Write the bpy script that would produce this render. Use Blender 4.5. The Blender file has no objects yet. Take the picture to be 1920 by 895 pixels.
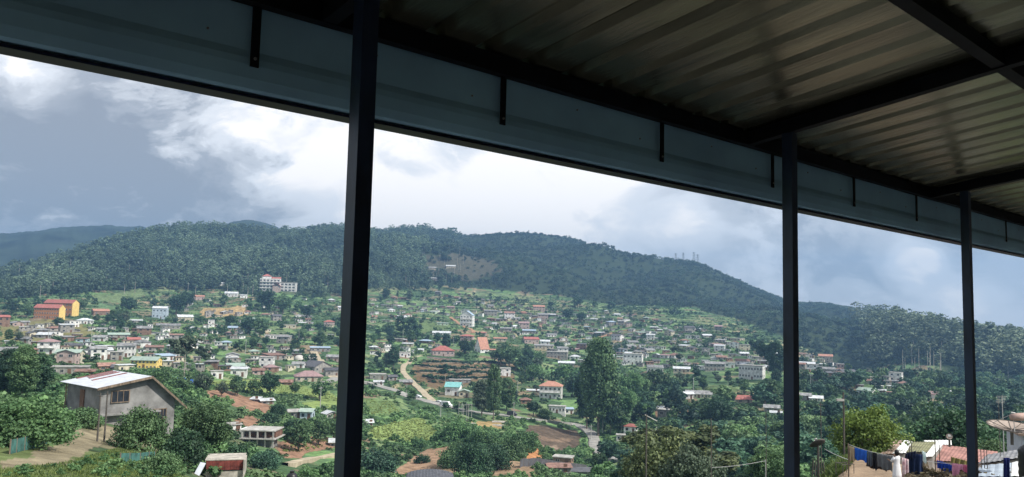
import bpy, bmesh, math, random
import numpy as np
from math import sin, cos, tan, pi, radians, sqrt, floor, atan2, hypot
from mathutils import Vector, Matrix
random.seed(7)
rng = np.random.default_rng(7)
C = bpy.context.scene.collection
SC = bpy.context.scene

# ------------------------------------------------------------------ camera
F, PITCH, ROLL, EAVE = 1481.1, 0.0902, 0.0242, 0.8379
Fw = Vector((0, cos(PITCH), sin(PITCH))); Up = Vector((0, -sin(PITCH), cos(PITCH))); Rt = Vector((1, 0, 0))
Ri = Rt * cos(ROLL) + Up * sin(ROLL); Ui = -Rt * sin(ROLL) + Up * cos(ROLL)
cam_d = bpy.data.cameras.new('camera'); cam = bpy.data.objects.new('camera', cam_d); C.objects.link(cam)
cam_d.sensor_width = 36; cam_d.lens = F / 1920 * 36; cam_d.clip_start = 0.05; cam_d.clip_end = 20000
cam.matrix_world = Matrix((Ri.to_4d() * 1, Ui.to_4d(), (-Fw).to_4d(), Vector((0, 0, 0, 1)))).transposed()
M4 = Matrix.Identity(4)
for i in range(3):
    M4[i][0] = Ri[i]; M4[i][1] = Ui[i]; M4[i][2] = -Fw[i]
cam.matrix_world = M4
SC.camera = cam
# ------------------------------------------------------------------ sun, sky, exposure
SUN_AZ, SUN_EL = radians(112), radians(46)
sd = bpy.data.lights.new('sun', 'SUN'); sd.energy = 4.6; sd.angle = radians(0.6); sd.color = (1, 0.95, 0.86)
sun = bpy.data.objects.new('sun', sd); C.objects.link(sun)
sv = Vector((sin(SUN_AZ) * cos(SUN_EL), cos(SUN_AZ) * cos(SUN_EL), sin(SUN_EL)))
sun.rotation_euler = sv.to_track_quat('Z', 'Y').to_euler()
SC.view_settings.view_transform = 'Standard'; SC.view_settings.look = 'None'
SC.view_settings.exposure = 0.45; SC.view_settings.gamma = 1.0; SC.view_settings.use_curve_mapping = False
SC.cycles.max_bounces = 6; SC.cycles.volume_bounces = 0; SC.cycles.transparent_max_bounces = 4
SC.cycles.use_denoising = True


def px_dir(x, y):
    a = x - 960.0; b = -(y - 447.5)
    return (Fw * F + Ri * a + Ui * b)


def dir_at(x, y):
    d = px_dir(x, y); return d.normalized()


W = bpy.data.worlds.new('World'); SC.world = W; W.use_nodes = True
nt = W.node_tree; N = nt.nodes; L = nt.links
for n in list(N): N.remove(n)


def nd(t, **k):
    n = N.new(t)
    for a, b in k.items(): setattr(n, a, b)
    return n


def mth(op, a, b=None, clamp=False):
    n = nd('ShaderNodeMath', operation=op); n.use_clamp = clamp
    for i, v in enumerate((a, b)):
        if v is None: continue
        if isinstance(v, (int, float)): n.inputs[i].default_value = v
        else: L.new(v, n.inputs[i])
    return n.outputs[0]


tc = nd('ShaderNodeTexCoord')
sky = nd('ShaderNodeTexSky', sky_type='NISHITA'); sky.sun_disc = False
sky.sun_elevation = SUN_EL; sky.sun_rotation = SUN_AZ; sky.altitude = 1800; sky.dust_density = 1.5
mp = nd('ShaderNodeMapping'); L.new(tc.outputs['Generated'], mp.inputs['Vector']); mp.inputs['Scale'].default_value = (1, 1, 1.9)
n0 = nd('ShaderNodeTexNoise'); n0.inputs['Scale'].default_value = 3.0; n0.inputs['Detail'].default_value = 6
L.new(mp.outputs[0], n0.inputs['Vector'])
vm = nd('ShaderNodeVectorMath', operation='MULTIPLY_ADD'); L.new(n0.outputs['Color'], vm.inputs[0])
vm.inputs[1].default_value = (.22, .22, .22); L.new(mp.outputs[0], vm.inputs[2])
n1 = nd('ShaderNodeTexNoise'); n1.inputs['Scale'].default_value = 3.4; n1.inputs['Detail'].default_value = 9; n1.inputs['Roughness'].default_value = .52
L.new(vm.outputs[0], n1.inputs['Vector'])
n2 = nd('ShaderNodeTexNoise'); n2.inputs['Scale'].default_value = 7.5; n2.inputs['Detail'].default_value = 7; n2.inputs['Roughness'].default_value = .5
L.new(vm.outputs[0], n2.inputs['Vector'])
val = mth('ADD', mth('MULTIPLY', mth('SUBTRACT', n1.outputs['Fac'], .5), 1.1), mth('MULTIPLY', mth('SUBTRACT', n2.outputs['Fac'], .5), 1.15))
n3 = nd('ShaderNodeTexNoise'); n3.inputs['Scale'].default_value = 17; n3.inputs['Detail'].default_value = 8; n3.inputs['Roughness'].default_value = .6
L.new(vm.outputs[0], n3.inputs['Vector'])
val = mth('ADD', val, mth('MULTIPLY', mth('SUBTRACT', n3.outputs['Fac'], .5), .5))
val = mth('ADD', val, .60)
# broad cloud masses and bright breaks, as directions in the sky; (px x, px y, radius in rad, amount)
BLOBS = [(60, 300, .20, -.50), (230, 395, .14, -.30), (15, 130, .06, .55), (190, 260, .045, .16), (430, 395, .12, -.30), (120, 250, .10, -.25), (215, 425, .04, .22), (330, 290, .05, .2), (300, 210, .09, .10),
         (560, 250, .16, .28), (330, 330, .09, -.16), (820, 290, .22, .25), (1100, 400, .20, .22), (1000, 330, .12, .12), (860, 285, .03, -.25),
         (1330, 430, .08, -.26), (1290, 395, .03, .28), (1600, 490, .10, -.28), (1700, 485, .028, .45), (1745, 490, .018, .35), (1800, 540, .05, .30),
         (1880, 500, .06, -.30), (1660, 580, .10, .10), (1880, 570, .05, .12), (1820, 480, .03, -.2)]
for bx_, by_, br_, ba_ in BLOBS:
    d = dir_at(bx_, by_)
    dn = nd('ShaderNodeVectorMath', operation='DISTANCE'); L.new(tc.outputs['Generated'], dn.inputs[0]); dn.inputs[1].default_value = d
    wob = mth('ADD', dn.outputs['Value'], mth('MULTIPLY', mth('SUBTRACT', n3.outputs['Fac'], .5), br_ * 2.6))
    mr = nd('ShaderNodeMapRange', interpolation_type='SMOOTHSTEP'); mr.inputs['From Min'].default_value = 0
    mr.inputs['From Max'].default_value = br_ * 1.5; mr.inputs['To Min'].default_value = ba_; mr.inputs['To Max'].default_value = 0
    L.new(wob, mr.inputs['Value']); val = mth('ADD', val, mr.outputs[0])
cr = nd('ShaderNodeValToRGB'); cr.color_ramp.interpolation = 'EASE'
E0 = cr.color_ramp.elements; E0[0].position = 0; E0[0].color = (.30, .315, .345, 1); E0[1].position = 1; E0[1].color = (1.16, 1.10, 1.04, 1)
for p_, c_ in ((.28, (.40, .415, .445, 1)), (.52, (.60, .615, .64, 1)), (.76, (.82, .835, .86, 1))):
    e = E0.new(p_); e.color = c_
L.new(val, cr.inputs[0])
skb = nd('ShaderNodeMixRGB', blend_type='MIX'); skb.inputs[0].default_value = .90
sks = nd('ShaderNodeVectorMath', operation='SCALE'); L.new(sky.outputs[0], sks.inputs[0]); sks.inputs['Scale'].default_value = .1
L.new(sks.outputs[0], skb.inputs[1]); L.new(cr.outputs[0], skb.inputs[2])
bg = nd('ShaderNodeBackground'); L.new(skb.outputs[0], bg.inputs['Color']); bg.inputs['Strength'].default_value = 1.0
wo = nd('ShaderNodeOutputWorld'); L.new(bg.outputs[0], wo.inputs[0])

# ------------------------------------------------------------------ materials
MATS = {}


def mat(name, col, rough=.8, metal=0.0, var=.18, scale=3.0, bump=0.0, col2=None, spec=.4, trans=0.0, tint=False, stripes=None, objrand=0.0, stretch=(1, 1, 1)):
    if name in MATS: return MATS[name]
    m = bpy.data.materials.new(name); m.use_nodes = True; MATS[name] = m
    t = m.node_tree; n = t.nodes; l = t.links
    b = n['Principled BSDF']; b.inputs['Roughness'].default_value = rough; b.inputs['Metallic'].default_value = metal
    b.inputs['Specular IOR Level'].default_value = spec
    tcn = n.new('ShaderNodeTexCoord'); mpn = n.new('ShaderNodeMapping'); l.new(tcn.outputs['Object'], mpn.inputs[0]); mpn.inputs['Scale'].default_value = stretch
    ns = n.new('ShaderNodeTexNoise'); ns.inputs['Scale'].default_value = scale; ns.inputs['Detail'].default_value = 6; ns.inputs['Roughness'].default_value = .6
    l.new(mpn.outputs[0], ns.inputs['Vector'])
    c2 = col2 if col2 else tuple(c * (1 - 2 * var) for c in col)
    c1 = col if col2 else tuple(min(1, c * (1 + var)) for c in col)
    rmp = n.new('ShaderNodeValToRGB'); rmp.color_ramp.elements[0].position = .32; rmp.color_ramp.elements[1].position = .66
    rmp.color_ramp.elements[0].color = (*c2, 1); rmp.color_ramp.elements[1].color = (*c1, 1)
    l.new(ns.outputs['Fac'], rmp.inputs[0]); out = rmp.outputs[0]
    if tint:
        at = n.new('ShaderNodeAttribute'); at.attribute_name = 'tint'
        ai = n.new('ShaderNodeAttribute'); ai.attribute_type = 'INSTANCER'; ai.attribute_name = 'itint'; ad = n.new('ShaderNodeMath'); ad.operation = 'ADD'; ad.use_clamp = True; l.new(at.outputs['Fac'], ad.inputs[0]); l.new(ai.outputs['Fac'], ad.inputs[1])
        hs = n.new('ShaderNodeHueSaturation'); l.new(out, hs.inputs['Color'])
        mv = n.new('ShaderNodeMapRange'); mv.inputs['To Min'].default_value = .55; mv.inputs['To Max'].default_value = 1.5; l.new(ad.outputs[0], mv.inputs['Value']); l.new(mv.outputs[0], hs.inputs['Value'])
        mh = n.new('ShaderNodeMapRange'); mh.inputs['To Min'].default_value = .515; mh.inputs['To Max'].default_value = .475; l.new(ad.outputs[0], mh.inputs['Value']); l.new(mh.outputs[0], hs.inputs['Hue'])
        out = hs.outputs[0]
    if objrand:
        oi = n.new('ShaderNodeObjectInfo'); hs = n.new('ShaderNodeHueSaturation'); l.new(out, hs.inputs['Color'])
        mv = n.new('ShaderNodeMapRange'); mv.inputs['To Min'].default_value = 1 - objrand; mv.inputs['To Max'].default_value = 1 + objrand
        l.new(oi.outputs['Random'], mv.inputs['Value']); l.new(mv.outputs[0], hs.inputs['Value']); out = hs.outputs[0]
    l.new(out, b.inputs['Base Color'])
    if bump:
        bn = n.new('ShaderNodeBump'); bn.inputs['Strength'].default_value = bump; bn.inputs['Distance'].default_value = .05
        l.new(ns.outputs['Fac'], bn.inputs['Height']); l.new(bn.outputs[0], b.inputs['Normal'])
    if trans:
        tr = n.new('ShaderNodeBsdfTranslucent'); l.new(out, tr.inputs['Color']); mx = n.new('ShaderNodeMixShader'); mx.inputs[0].default_value = trans
        l.new(b.outputs[0], mx.inputs[1]); l.new(tr.outputs[0], mx.inputs[2]); l.new(mx.outputs[0], n['Material Output'].inputs[0])
    return m


def leafmat(name, c, c2=None, scale=.6, trans=.22, rough=.6):
    return mat(name, c, rough=rough, col2=c2 or tuple(v * .6 for v in c), scale=scale, trans=trans, tint=True, objrand=.22, spec=.3)


WALLS = {
    'white': (mat('white plaster', (.70, .69, .67), var=.2, scale=.8, objrand=.1), 'white'),
    'cream': (mat('cream plaster', (.52, .47, .36), var=.2, scale=.8, objrand=.12), 'cream'),
    'grey': (mat('bare cement', (.29, .275, .255), var=.25, scale=.9, objrand=.18), 'grey'),
    'blue': (mat('pale blue plaster', (.42, .50, .57), var=.15, scale=.8, objrand=.1), 'pale blue'),
    'pink': (mat('pink plaster', (.43, .33, .30), var=.18, scale=.8, objrand=.12), 'pink'),
    'brown': (mat('brown boards', (.22, .14, .10), var=.2, scale=1.2, objrand=.15), 'brown'),
    'yellow': (mat('yellow plaster', (.74, .53, .18), var=.08, scale=.6), 'yellow'),
    'orange': (mat('shaded school plaster', (.45, .20, .09), var=.1, scale=.6), 'orange'),  # school fronts; shade on the yellow walls is put into the colour
    'green': (mat('pale green plaster', (.46, .56, .42), var=.1, scale=.8, objrand=.1), 'pale green'),
}
ROOFS = {
    'grey': (mat('grey roof sheet', (.27, .27, .27), rough=.5, var=.3, scale=.7, objrand=.25, metal=.2), 'grey sheet'),
    'white': (mat('pale zinc roof', (.64, .66, .68), rough=.45, var=.2, scale=.7, objrand=.12, metal=.2), 'pale zinc'),
    'rust': (mat('rusty roof sheet', (.26, .15, .12), rough=.8, var=.3, scale=.8, objrand=.2), 'rusty sheet'),
    'red': (mat('red roof', (.34, .12, .10), rough=.7, var=.15, scale=.8, objrand=.12), 'red'),
    'orange': (mat('orange tile roof', (.42, .21, .15), rough=.75, var=.15, scale=.8, objrand=.1), 'salmon orange'),
    'mauve': (mat('faded mauve roof', (.30, .20, .20), rough=.8, var=.15, scale=.8, objrand=.1), 'faded mauve'),
    'green': (mat('pale green roof', (.30, .38, .33), rough=.6, var=.12, scale=.8, objrand=.1), 'pale green'),
    'teal': (mat('turquoise roof', (.20, .46, .45), rough=.5, var=.1, scale=.8), 'turquoise'),
    'blue': (mat('light blue roof', (.32, .41, .51), rough=.5, var=.1, scale=.8, objrand=.1), 'light blue'),
    'dark': (mat('dark roof sheet', (.09, .09, .10), rough=.6, var=.2, scale=.8, objrand=.2), 'dark sheet'),
    'slab': (mat('concrete slab', (.36, .35, .33), rough=.9, var=.2, scale=.6, objrand=.15), 'flat concrete'),
}
M_GLASS = mat('dark window glass', (.03, .035, .045), rough=.25, var=.2, scale=1)
M_FRAME = mat('window frame paint', (.55, .53, .50), var=.1)
M_DOOR = mat('door boards', (.16, .09, .06), var=.2)
M_WOOD = mat('weathered wood', (.20, .15, .11), var=.3, scale=4, stretch=(1, 1, .2))
M_BARK = mat('grey bark', (.16, .13, .10), var=.3, scale=2, stretch=(1, 1, .3), objrand=.2)
M_PALEBARK = mat('pale gum bark', (.42, .38, .33), var=.25, scale=2, stretch=(1, 1, .3))
M_STEELD = mat('shaded steel', (.007, .008, .012), rough=.65, var=.3, scale=6, spec=.2)  # darker copy of the post steel; roof frame's shade put into the colour
M_STEEL = mat('flare tinted steel', (.020, .036, .078), rough=.42, var=.3, scale=6, bump=.05, spec=.5)  # blue lens flare on the posts is put into this colour
M_BLACK = mat('black plastic', (.012, .012, .014), rough=.4, var=.1)
M_CABLE = mat('pale wire', (.5, .5, .5), var=.1)
M_POLE = mat('weathered pole', (.10, .09, .08), var=.2)
M_POLEL = mat('pale concrete pole', (.42, .42, .40), var=.15)

# ------------------------------------------------------------------ mesh helpers


class MB:
    def __init__(s): s.v = []; s.f = []

    def add(s, vs, fs):
        o = len(s.v); s.v += [tuple(v) for v in vs]; s.f += [tuple(i + o for i in f) for f in fs]; return s

    def box(s, c, d, rz=0.0, axes=None):
        x, y, z = d[0] / 2, d[1] / 2, d[2] / 2
        P = [(-x, -y, -z), (x, -y, -z), (x, y, -z), (-x, y, -z), (-x, -y, z), (x, -y, z), (x, y, z), (-x, y, z)]
        if axes: P = [Vector(c) + axes[0] * p[0] + axes[1] * p[1] + axes[2] * p[2] for p in P]
        else: P = [(c[0] + p[0] * cos(rz) - p[1] * sin(rz), c[1] + p[0] * sin(rz) + p[1] * cos(rz), c[2] + p[2]) for p in P]
        return s.add(P, [(0, 3, 2, 1), (4, 5, 6, 7), (0, 1, 5, 4), (1, 2, 6, 5), (2, 3, 7, 6), (3, 0, 4, 7)])

    def prism(s, poly, a, b):
        """poly: list of 3D points; extrude by vector b-a"""
        n = len(poly); e = Vector(b) - Vector(a)
        P = [Vector(p) for p in poly]; Q = [p + e for p in P]
        fs = [tuple(range(n))[::-1], tuple(range(n, 2 * n))] + [(i, (i + 1) % n, n + (i + 1) % n, n + i) for i in range(n)]
        return s.add(P + Q, fs)

    def tube(s, pts, rad, n=6, cap=True):
        pts = [Vector(p) for p in pts]; rings = []
        if isinstance(rad, (int, float)): rad = [rad] * len(pts)
        base = len(s.v); prev = None
        for i, p in enumerate(pts):
            t = (pts[min(i + 1, len(pts) - 1)] - pts[max(i - 1, 0)]).normalized()
            a = t.orthogonal().normalized() if prev is None else (prev - t * prev.dot(t)).normalized()
            prev = a; b = t.cross(a)
            for k in range(n):
                q = 2 * pi * k / n; s.v.append(tuple(p + (a * cos(q) + b * sin(q)) * rad[i]))
        for i in range(len(pts) - 1):
            for k in range(n):
                k2 = (k + 1) % n; s.f.append((base + i * n + k, base + i * n + k2, base + (i + 1) * n + k2, base + (i + 1) * n + k))
        if cap:
            s.f.append(tuple(base + k for k in range(n))[::-1]); s.f.append(tuple(base + (len(pts) - 1) * n + k for k in range(n)))
        return s

    def lathe(s, prof, n=16, c=(0, 0, 0)):
        base = len(s.v)
        for r, z in prof:
            for k in range(n):
                q = 2 * pi * k / n; s.v.append((c[0] + r * cos(q), c[1] + r * sin(q), c[2] + z))
        for i in range(len(prof) - 1):
            for k in range(n):
                k2 = (k + 1) % n; s.f.append((base + i * n + k, base + i * n + k2, base + (i + 1) * n + k2, base + (i + 1) * n + k))
        return s

    def mesh(s, name, m, smooth=False):
        me = bpy.data.meshes.new(name); me.from_pydata(s.v, [], s.f)
        for mm in (m if isinstance(m, (list, tuple)) else [m]): me.materials.append(mm)
        if smooth: me.polygons.foreach_set('use_smooth', [True] * len(me.polygons))
        me.update(); return me

    def build(s, name, m, parent=None, smooth=False, loc=None, rz=0):
        o = bpy.data.objects.new(name, s.mesh(name, m, smooth)); C.objects.link(o)
        if parent: o.parent = parent
        if loc is not None: o.location = loc
        if rz: o.rotation_euler.z = rz
        return o


def np_mesh(name, V, Fq, m, tint=None, smooth=False):
    me = bpy.data.meshes.new(name); nv = len(V); nf, k = Fq.shape
    me.vertices.add(nv); me.vertices.foreach_set('co', np.ascontiguousarray(V, dtype=np.float32).ravel())
    me.loops.add(nf * k); me.loops.foreach_set('vertex_index', np.ascontiguousarray(Fq, dtype=np.int32).ravel())
    me.polygons.add(nf); me.polygons.foreach_set('loop_start', np.arange(0, nf * k, k, dtype=np.int32))
    try: me.polygons.foreach_set('loop_total', np.full(nf, k, dtype=np.int32))
    except Exception: pass
    if smooth: me.polygons.foreach_set('use_smooth', np.ones(nf, dtype=bool))
    if m: me.materials.append(m)
    me.update(calc_edges=True)
    if tint is not None:
        a = me.attributes.new('tint', 'FLOAT', 'POINT'); a.data.foreach_set('value', np.ascontiguousarray(tint, dtype=np.float32))
    return me


def link(name, me, parent=None, loc=None):
    o = bpy.data.objects.new(name, me); C.objects.link(o)
    if parent: o.parent = parent
    if loc is not None: o.location = loc
    return o


def tag(o, label=None, cat=None, group=None, kind=None):
    if label: o['label'] = label
    if cat: o['category'] = cat
    if group: o['group'] = group
    if kind: o['kind'] = kind
    return o


def thing(name, label, cat, loc=(0, 0, 0), rz=0.0, group=None):
    o = bpy.data.objects.new(name, None); C.objects.link(o); o.location = loc; o.rotation_euler = (0, 0, rz); o.empty_display_size = .5
    return tag(o, label, cat, group)


# ------------------------------------------------------------------ terrain
def colray(x, y):
    d = px_dir(x, y); h = hypot(d.x, d.y); return atan2(d.x, d.y), d.z / h


def az_of(x):
    """azimuth of column x at the horizon"""
    yh = 581.5 + .0242 * (x - 960); d = px_dir(x, yh); return atan2(d.x, d.y)


NEAR = [(0.5, None, -7.4), (18, None, -8.0)]
COLS = {
    0: ([(40, 895), (60, 815), (80, 785), (110, 772), (160, 745), (250, 700), (400, 655), (550, 622), (700, 602), (900, 562)], 1500),
    150: ([(45, 880), (68, 820), (88, 778), (110, 772), (160, 752), (250, 710), (330, 690), (450, 655), (600, 622), (720, 600), (850, 562), (930, 548)], 1500),
    325: ([(45, 905), (75, 850), (98, 803), (125, 785), (170, 765), (220, 742), (300, 702), (400, 672), (550, 640), (750, 602), (950, 563), (1020, 545)], 1600),
    480: ([(50, 960), (90, 905), (130, 880), (170, 842), (200, 815), (250, 775), (320, 725), (420, 690), (520, 660), (650, 625), (800, 590), (950, 555)], 1650),
    655: ([(60, 980), (110, 920), (150, 890), (200, 850), (260, 795), (330, 745), (420, 705), (520, 670), (650, 630), (800, 595), (950, 560)], 1700),
    780: ([(60, 1010), (120, 930), (180, 892), (230, 850), (280, 805), (320, 770), (400, 735), (500, 695), (620, 655), (780, 610), (950, 573), (1080, 545)], 1800),
    900: ([(60, 1040), (120, 950), (180, 890), (215, 850), (245, 815), (285, 795), (320, 792), (350, 768), (400, 740), (500, 700), (620, 660), (800, 612), (1000, 568), (1130, 548)], 1900),
    1000: ([(60, 1060), (120, 960), (180, 892), (225, 850), (260, 830), (300, 815), (335, 788), (380, 765), (450, 735), (550, 700), (700, 655), (850, 617), (1000, 580), (1120, 556)], 1950),
    1075: ([(60, 1060), (120, 965), (180, 905), (240, 872), (300, 845), (345, 803), (390, 775), (450, 745), (550, 710), (700, 660), (850, 620), (1000, 585), (1120, 565)], 1900),
    1135: ([(60, 1060), (120, 970), (200, 905), (260, 872), (300, 848), (340, 805), (390, 772), (450, 740), (550, 705), (700, 660), (850, 620), (980, 592), (1100, 575)], 1850),
    1300: ([(50, 1010), (80, 985), (120, 960), (180, 905), (230, 865), (290, 815), (350, 770), (430, 730), (520, 700), (620, 675), (750, 640), (880, 608), (1000, 588), (1080, 578)], 1800),
    1466: ([(30, 985), (50, 960), (100, 935), (160, 895), (230, 850), (300, 800), (370, 755), (450, 720), (540, 695), (640, 675), (740, 655), (850, 640), (900, 640)], 1750),
    1580: ([(28, 945), (36, 868), (41, 864), (47, 900), (80, 975), (150, 905), (250, 835), (350, 775), (450, 738), (540, 710), (600, 700), (720, 715), (850, 712)], 1700),
    1640: ([(28, 945), (36, 868), (41, 862), (48, 900), (80, 975), (150, 910), (250, 840), (350, 780), (450, 742), (540, 715), (620, 705), (720, 702), (820, 692)], 1450),
    1740: ([(28, 947), (35, 880), (39, 880), (48, 905), (80, 965), (140, 910), (240, 845), (340, 790), (430, 760), (520, 738), (620, 722), (720, 700), (780, 688)], 1150),
    1850: ([(28, 950), (34, 893), (39, 893), (48, 905), (80, 960), (140, 910), (240, 850), (340, 795), (430, 765), (520, 748), (620, 735), (700, 725), (760, 712)], 960),
    2000: ([(28, 955), (34, 900), (39, 900), (48, 905), (80, 960), (140, 910), (240, 850), (340, 800), (430, 775), (520, 758), (620, 745), (700, 730), (760, 715)], 900),
}
SKYL = [(-400, 535), (0, 535), (60, 524), (120, 508), (200, 478), (250, 458), (285, 447), (330, 444), (370, 442), (400, 442), (430, 443), (455, 445), (500, 443), (560, 440), (600, 434), (650, 436), (700, 442), (740, 438),
        (780, 435), (830, 438), (850, 443), (880, 449), (910, 445), (940, 443), (1010, 441), (1060, 445), (1110, 461), (1180, 481), (1230, 490), (1300, 496), (1350, 513),
        (1400, 536), (1466, 562), (1500, 573), (1530, 572), (1560, 575), (1600, 588), (1640, 604), (1680, 616), (1740, 628), (1800, 640), (1850, 648), (1920, 655), (2000, 662), (2300, 680)]
xs_c = sorted(COLS); az_c = np.array([az_of(x) for x in xs_c])
RG = np.unique(np.concatenate([np.geomspace(.5, 20, 24), np.geomspace(20, 150, 110), np.arange(150, 450, 1.7), np.arange(450, 1130, 3.2), np.geomspace(1130, 2300, 130), np.geomspace(2300, 3450, 8)]))
prof = []; R0c = []; Rrc = []
for x in xs_c:
    nodes, Rr = COLS[x]
    Rn = [0.5, 18.0]; zn = [-7.2, -7.6]
    for R, y in nodes: Rn.append(R); zn.append(R * colray(x, y)[1])
    ysk = np.interp(x, [a for a, b in SKYL], [b for a, b in SKYL])
    zr = Rr * colray(x, ysk)[1]; R0 = nodes[-1][0]; z0 = zn[-1]
    for q in (.25, .5, .75, 1.0):
        Rn.append(R0 + (Rr - R0) * q); zn.append(z0 + (zr - z0) * (.55 * q + .45 * sin(q * pi / 2)) if q < 1 else zr)
    Rn += [Rr * 1.12, Rr * 1.5, 4500, 9000]; zn += [zr * .93 - 6, min(zr * .3, 0) - 20, -120, -120]
    prof.append(np.interp(RG, Rn, zn)); R0c.append(R0); Rrc.append(Rr)
prof = np.array(prof)
A0, A1 = az_of(-60), az_of(1990)
AZ = np.concatenate([np.linspace(-pi, A0, 60)[:-1], np.linspace(A0, A1, 620), np.linspace(A1, pi, 60)[1:]])
azx = np.clip(AZ, az_c[0], az_c[-1])
Z = np.array([np.interp(azx, az_c, prof[:, i]) for i in range(len(RG))])     # [R, az]
k = np.exp(-np.linspace(-2, 2, 13)**2); k /= k.sum()
Zp = np.concatenate([Z[:, :1]] * 6 + [Z] + [Z[:, -1:]] * 6, axis=1)
Z = sum(k[i] * Zp[:, i:i + Z.shape[1]] for i in range(13))
R0a = np.interp(azx, az_c, R0c); Rra = np.interp(azx, az_c, Rrc)
xpx = 960 + F * np.tan(np.clip(AZ, -1.2, 1.2))
sk_t = np.array([colray(x, y)[1] for x, y in SKYL]); sk_az = np.array([az_of(x) for x, y in SKYL])
want = np.interp(AZ, sk_az, sk_t); cur = (Z / RG[:, None])[RG > 800].max(0)
wgt = np.clip((RG[:, None] - R0a) / (Rra - R0a), 0, 1); wgt = wgt**1.5 * np.clip(1 - (RG[:, None] - Rra * 1.3) / 900, 0, 1)


def vnoise(x, y, seed=0):
    x = np.asarray(x, float); y = np.asarray(y, float)
    xi = np.floor(x).astype(np.int64); yi = np.floor(y).astype(np.int64); fx = x - xi; fy = y - yi
    fx = fx * fx * (3 - 2 * fx); fy = fy * fy * (3 - 2 * fy)
    def h(a, b):
        n = (a * 374761393 + b * 668265263 + seed * 1442695041) & 0x7fffffff
        n = ((n ^ (n >> 13)) * 1274126177) & 0x7fffffff
        return (n & 0xffff) / 65535.0
    return (h(xi, yi) * (1 - fx) + h(xi + 1, yi) * fx) * (1 - fy) + (h(xi, yi + 1) * (1 - fx) + h(xi + 1, yi + 1) * fx) * fy - .5


def fbm(x, y, seed=0, o=4):
    return sum(vnoise(x * 2**i, y * 2**i, seed + i) / 2**i for i in range(o))


XX = RG[:, None] * np.sin(AZ); YY = RG[:, None] * np.cos(AZ)
Z = Z + wgt * Rra * (want - cur)
hillm = np.clip((RG[:, None] - R0a) / 150, 0, 1)
ridge_fade = 1 - .8 * np.exp(-((RG[:, None] - Rra) / 120)**2)
Z += hillm * ridge_fade * (fbm(XX / 170, YY / 170, 3) * 38) + fbm(XX / 45, YY / 45, 9, 3) * np.clip((RG[:, None] - 130) / 300, 0, 1) * 4.5 * (1 - hillm)
Z += fbm(XX / 9, YY / 9, 21, 3) * np.clip((RG[:, None] - 25) / 100, 0, 1) * .7
# terraces cut in the slopes between the houses
tm = np.clip((RG[:, None] - 330) / 60, 0, 1) * (1 - hillm) * np.clip(.75 + 1.2 * fbm(XX / 120, YY / 120, 31, 2), 0, 1)
hh = 2.7; tt = (Z + fbm(XX / 60, YY / 60, 77, 2) * 3) / hh; fr = tt - np.floor(tt); stp = np.clip((fr - .86) / .14, 0, 1)
Z = Z + tm * hh * (stp - fr) * .9
FRG = np.where(tm > .25, fr, -1.0)


def gz(x, y):
    """ground height at world x, y (arrays or numbers)"""
    r = np.hypot(x, y); a = np.arctan2(x, y)
    i = np.clip(np.searchsorted(RG, r) - 1, 0, len(RG) - 2); j = np.clip(np.searchsorted(AZ, a) - 1, 0, len(AZ) - 2)
    u = np.clip((r - RG[i]) / (RG[i + 1] - RG[i]), 0, 1); v = (a - AZ[j]) / (AZ[j + 1] - AZ[j])
    return (Z[i, j] * (1 - u) + Z[i + 1, j] * u) * (1 - v) + (Z[i, j + 1] * (1 - u) + Z[i + 1, j + 1] * u) * v


def hit(x, y, rmin=20, rmax=2200):
    """first point of the ground seen through pixel x, y beyond rmin"""
    a, t = colray(x, y); m = (RG >= rmin) & (RG <= rmax); R = RG[m]
    z = gz(R * sin(a), R * cos(a)); d = z - R * t; q = np.nonzero(d >= 0)[0]
    if len(q) == 0: i = int(np.argmax(d)); r = R[i]
    elif q[0] == 0: r = R[0]
    else: i = q[0]; s = -d[i - 1] / (d[i] - d[i - 1]); r = R[i - 1] + s * (R[i] - R[i - 1])
    X, Y = r * sin(a), r * cos(a); return Vector((X, Y, float(gz(X, Y))))


def at(x, y, depth):
    """point seen at pixel x, y at forward distance depth"""
    d = px_dir(x, y); return d * (depth / d.y)


def proj(X, Y, Zv):
    d = Y * Fw.y + Zv * Fw.z; xx = X * Ri.x + Y * Ri.y + Zv * Ri.z; uu = X * Ui.x + Y * Ui.y + Zv * Ui.z
    d = np.where(d < .1, .1, d); return 960 + F * xx / d, 447.5 - F * uu / d


def inpoly(px, py, poly):
    c = np.zeros(px.shape, bool); n = len(poly)
    for i in range(n):
        x0, y0 = poly[i]; x1, y1 = poly[i - 1]
        cond = ((y0 > py) != (y1 > py)); den = (y1 - y0) if y1 != y0 else 1e-9
        c ^= cond & (px < (x1 - x0) * (py - y0) / den + x0)
    return c


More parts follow.
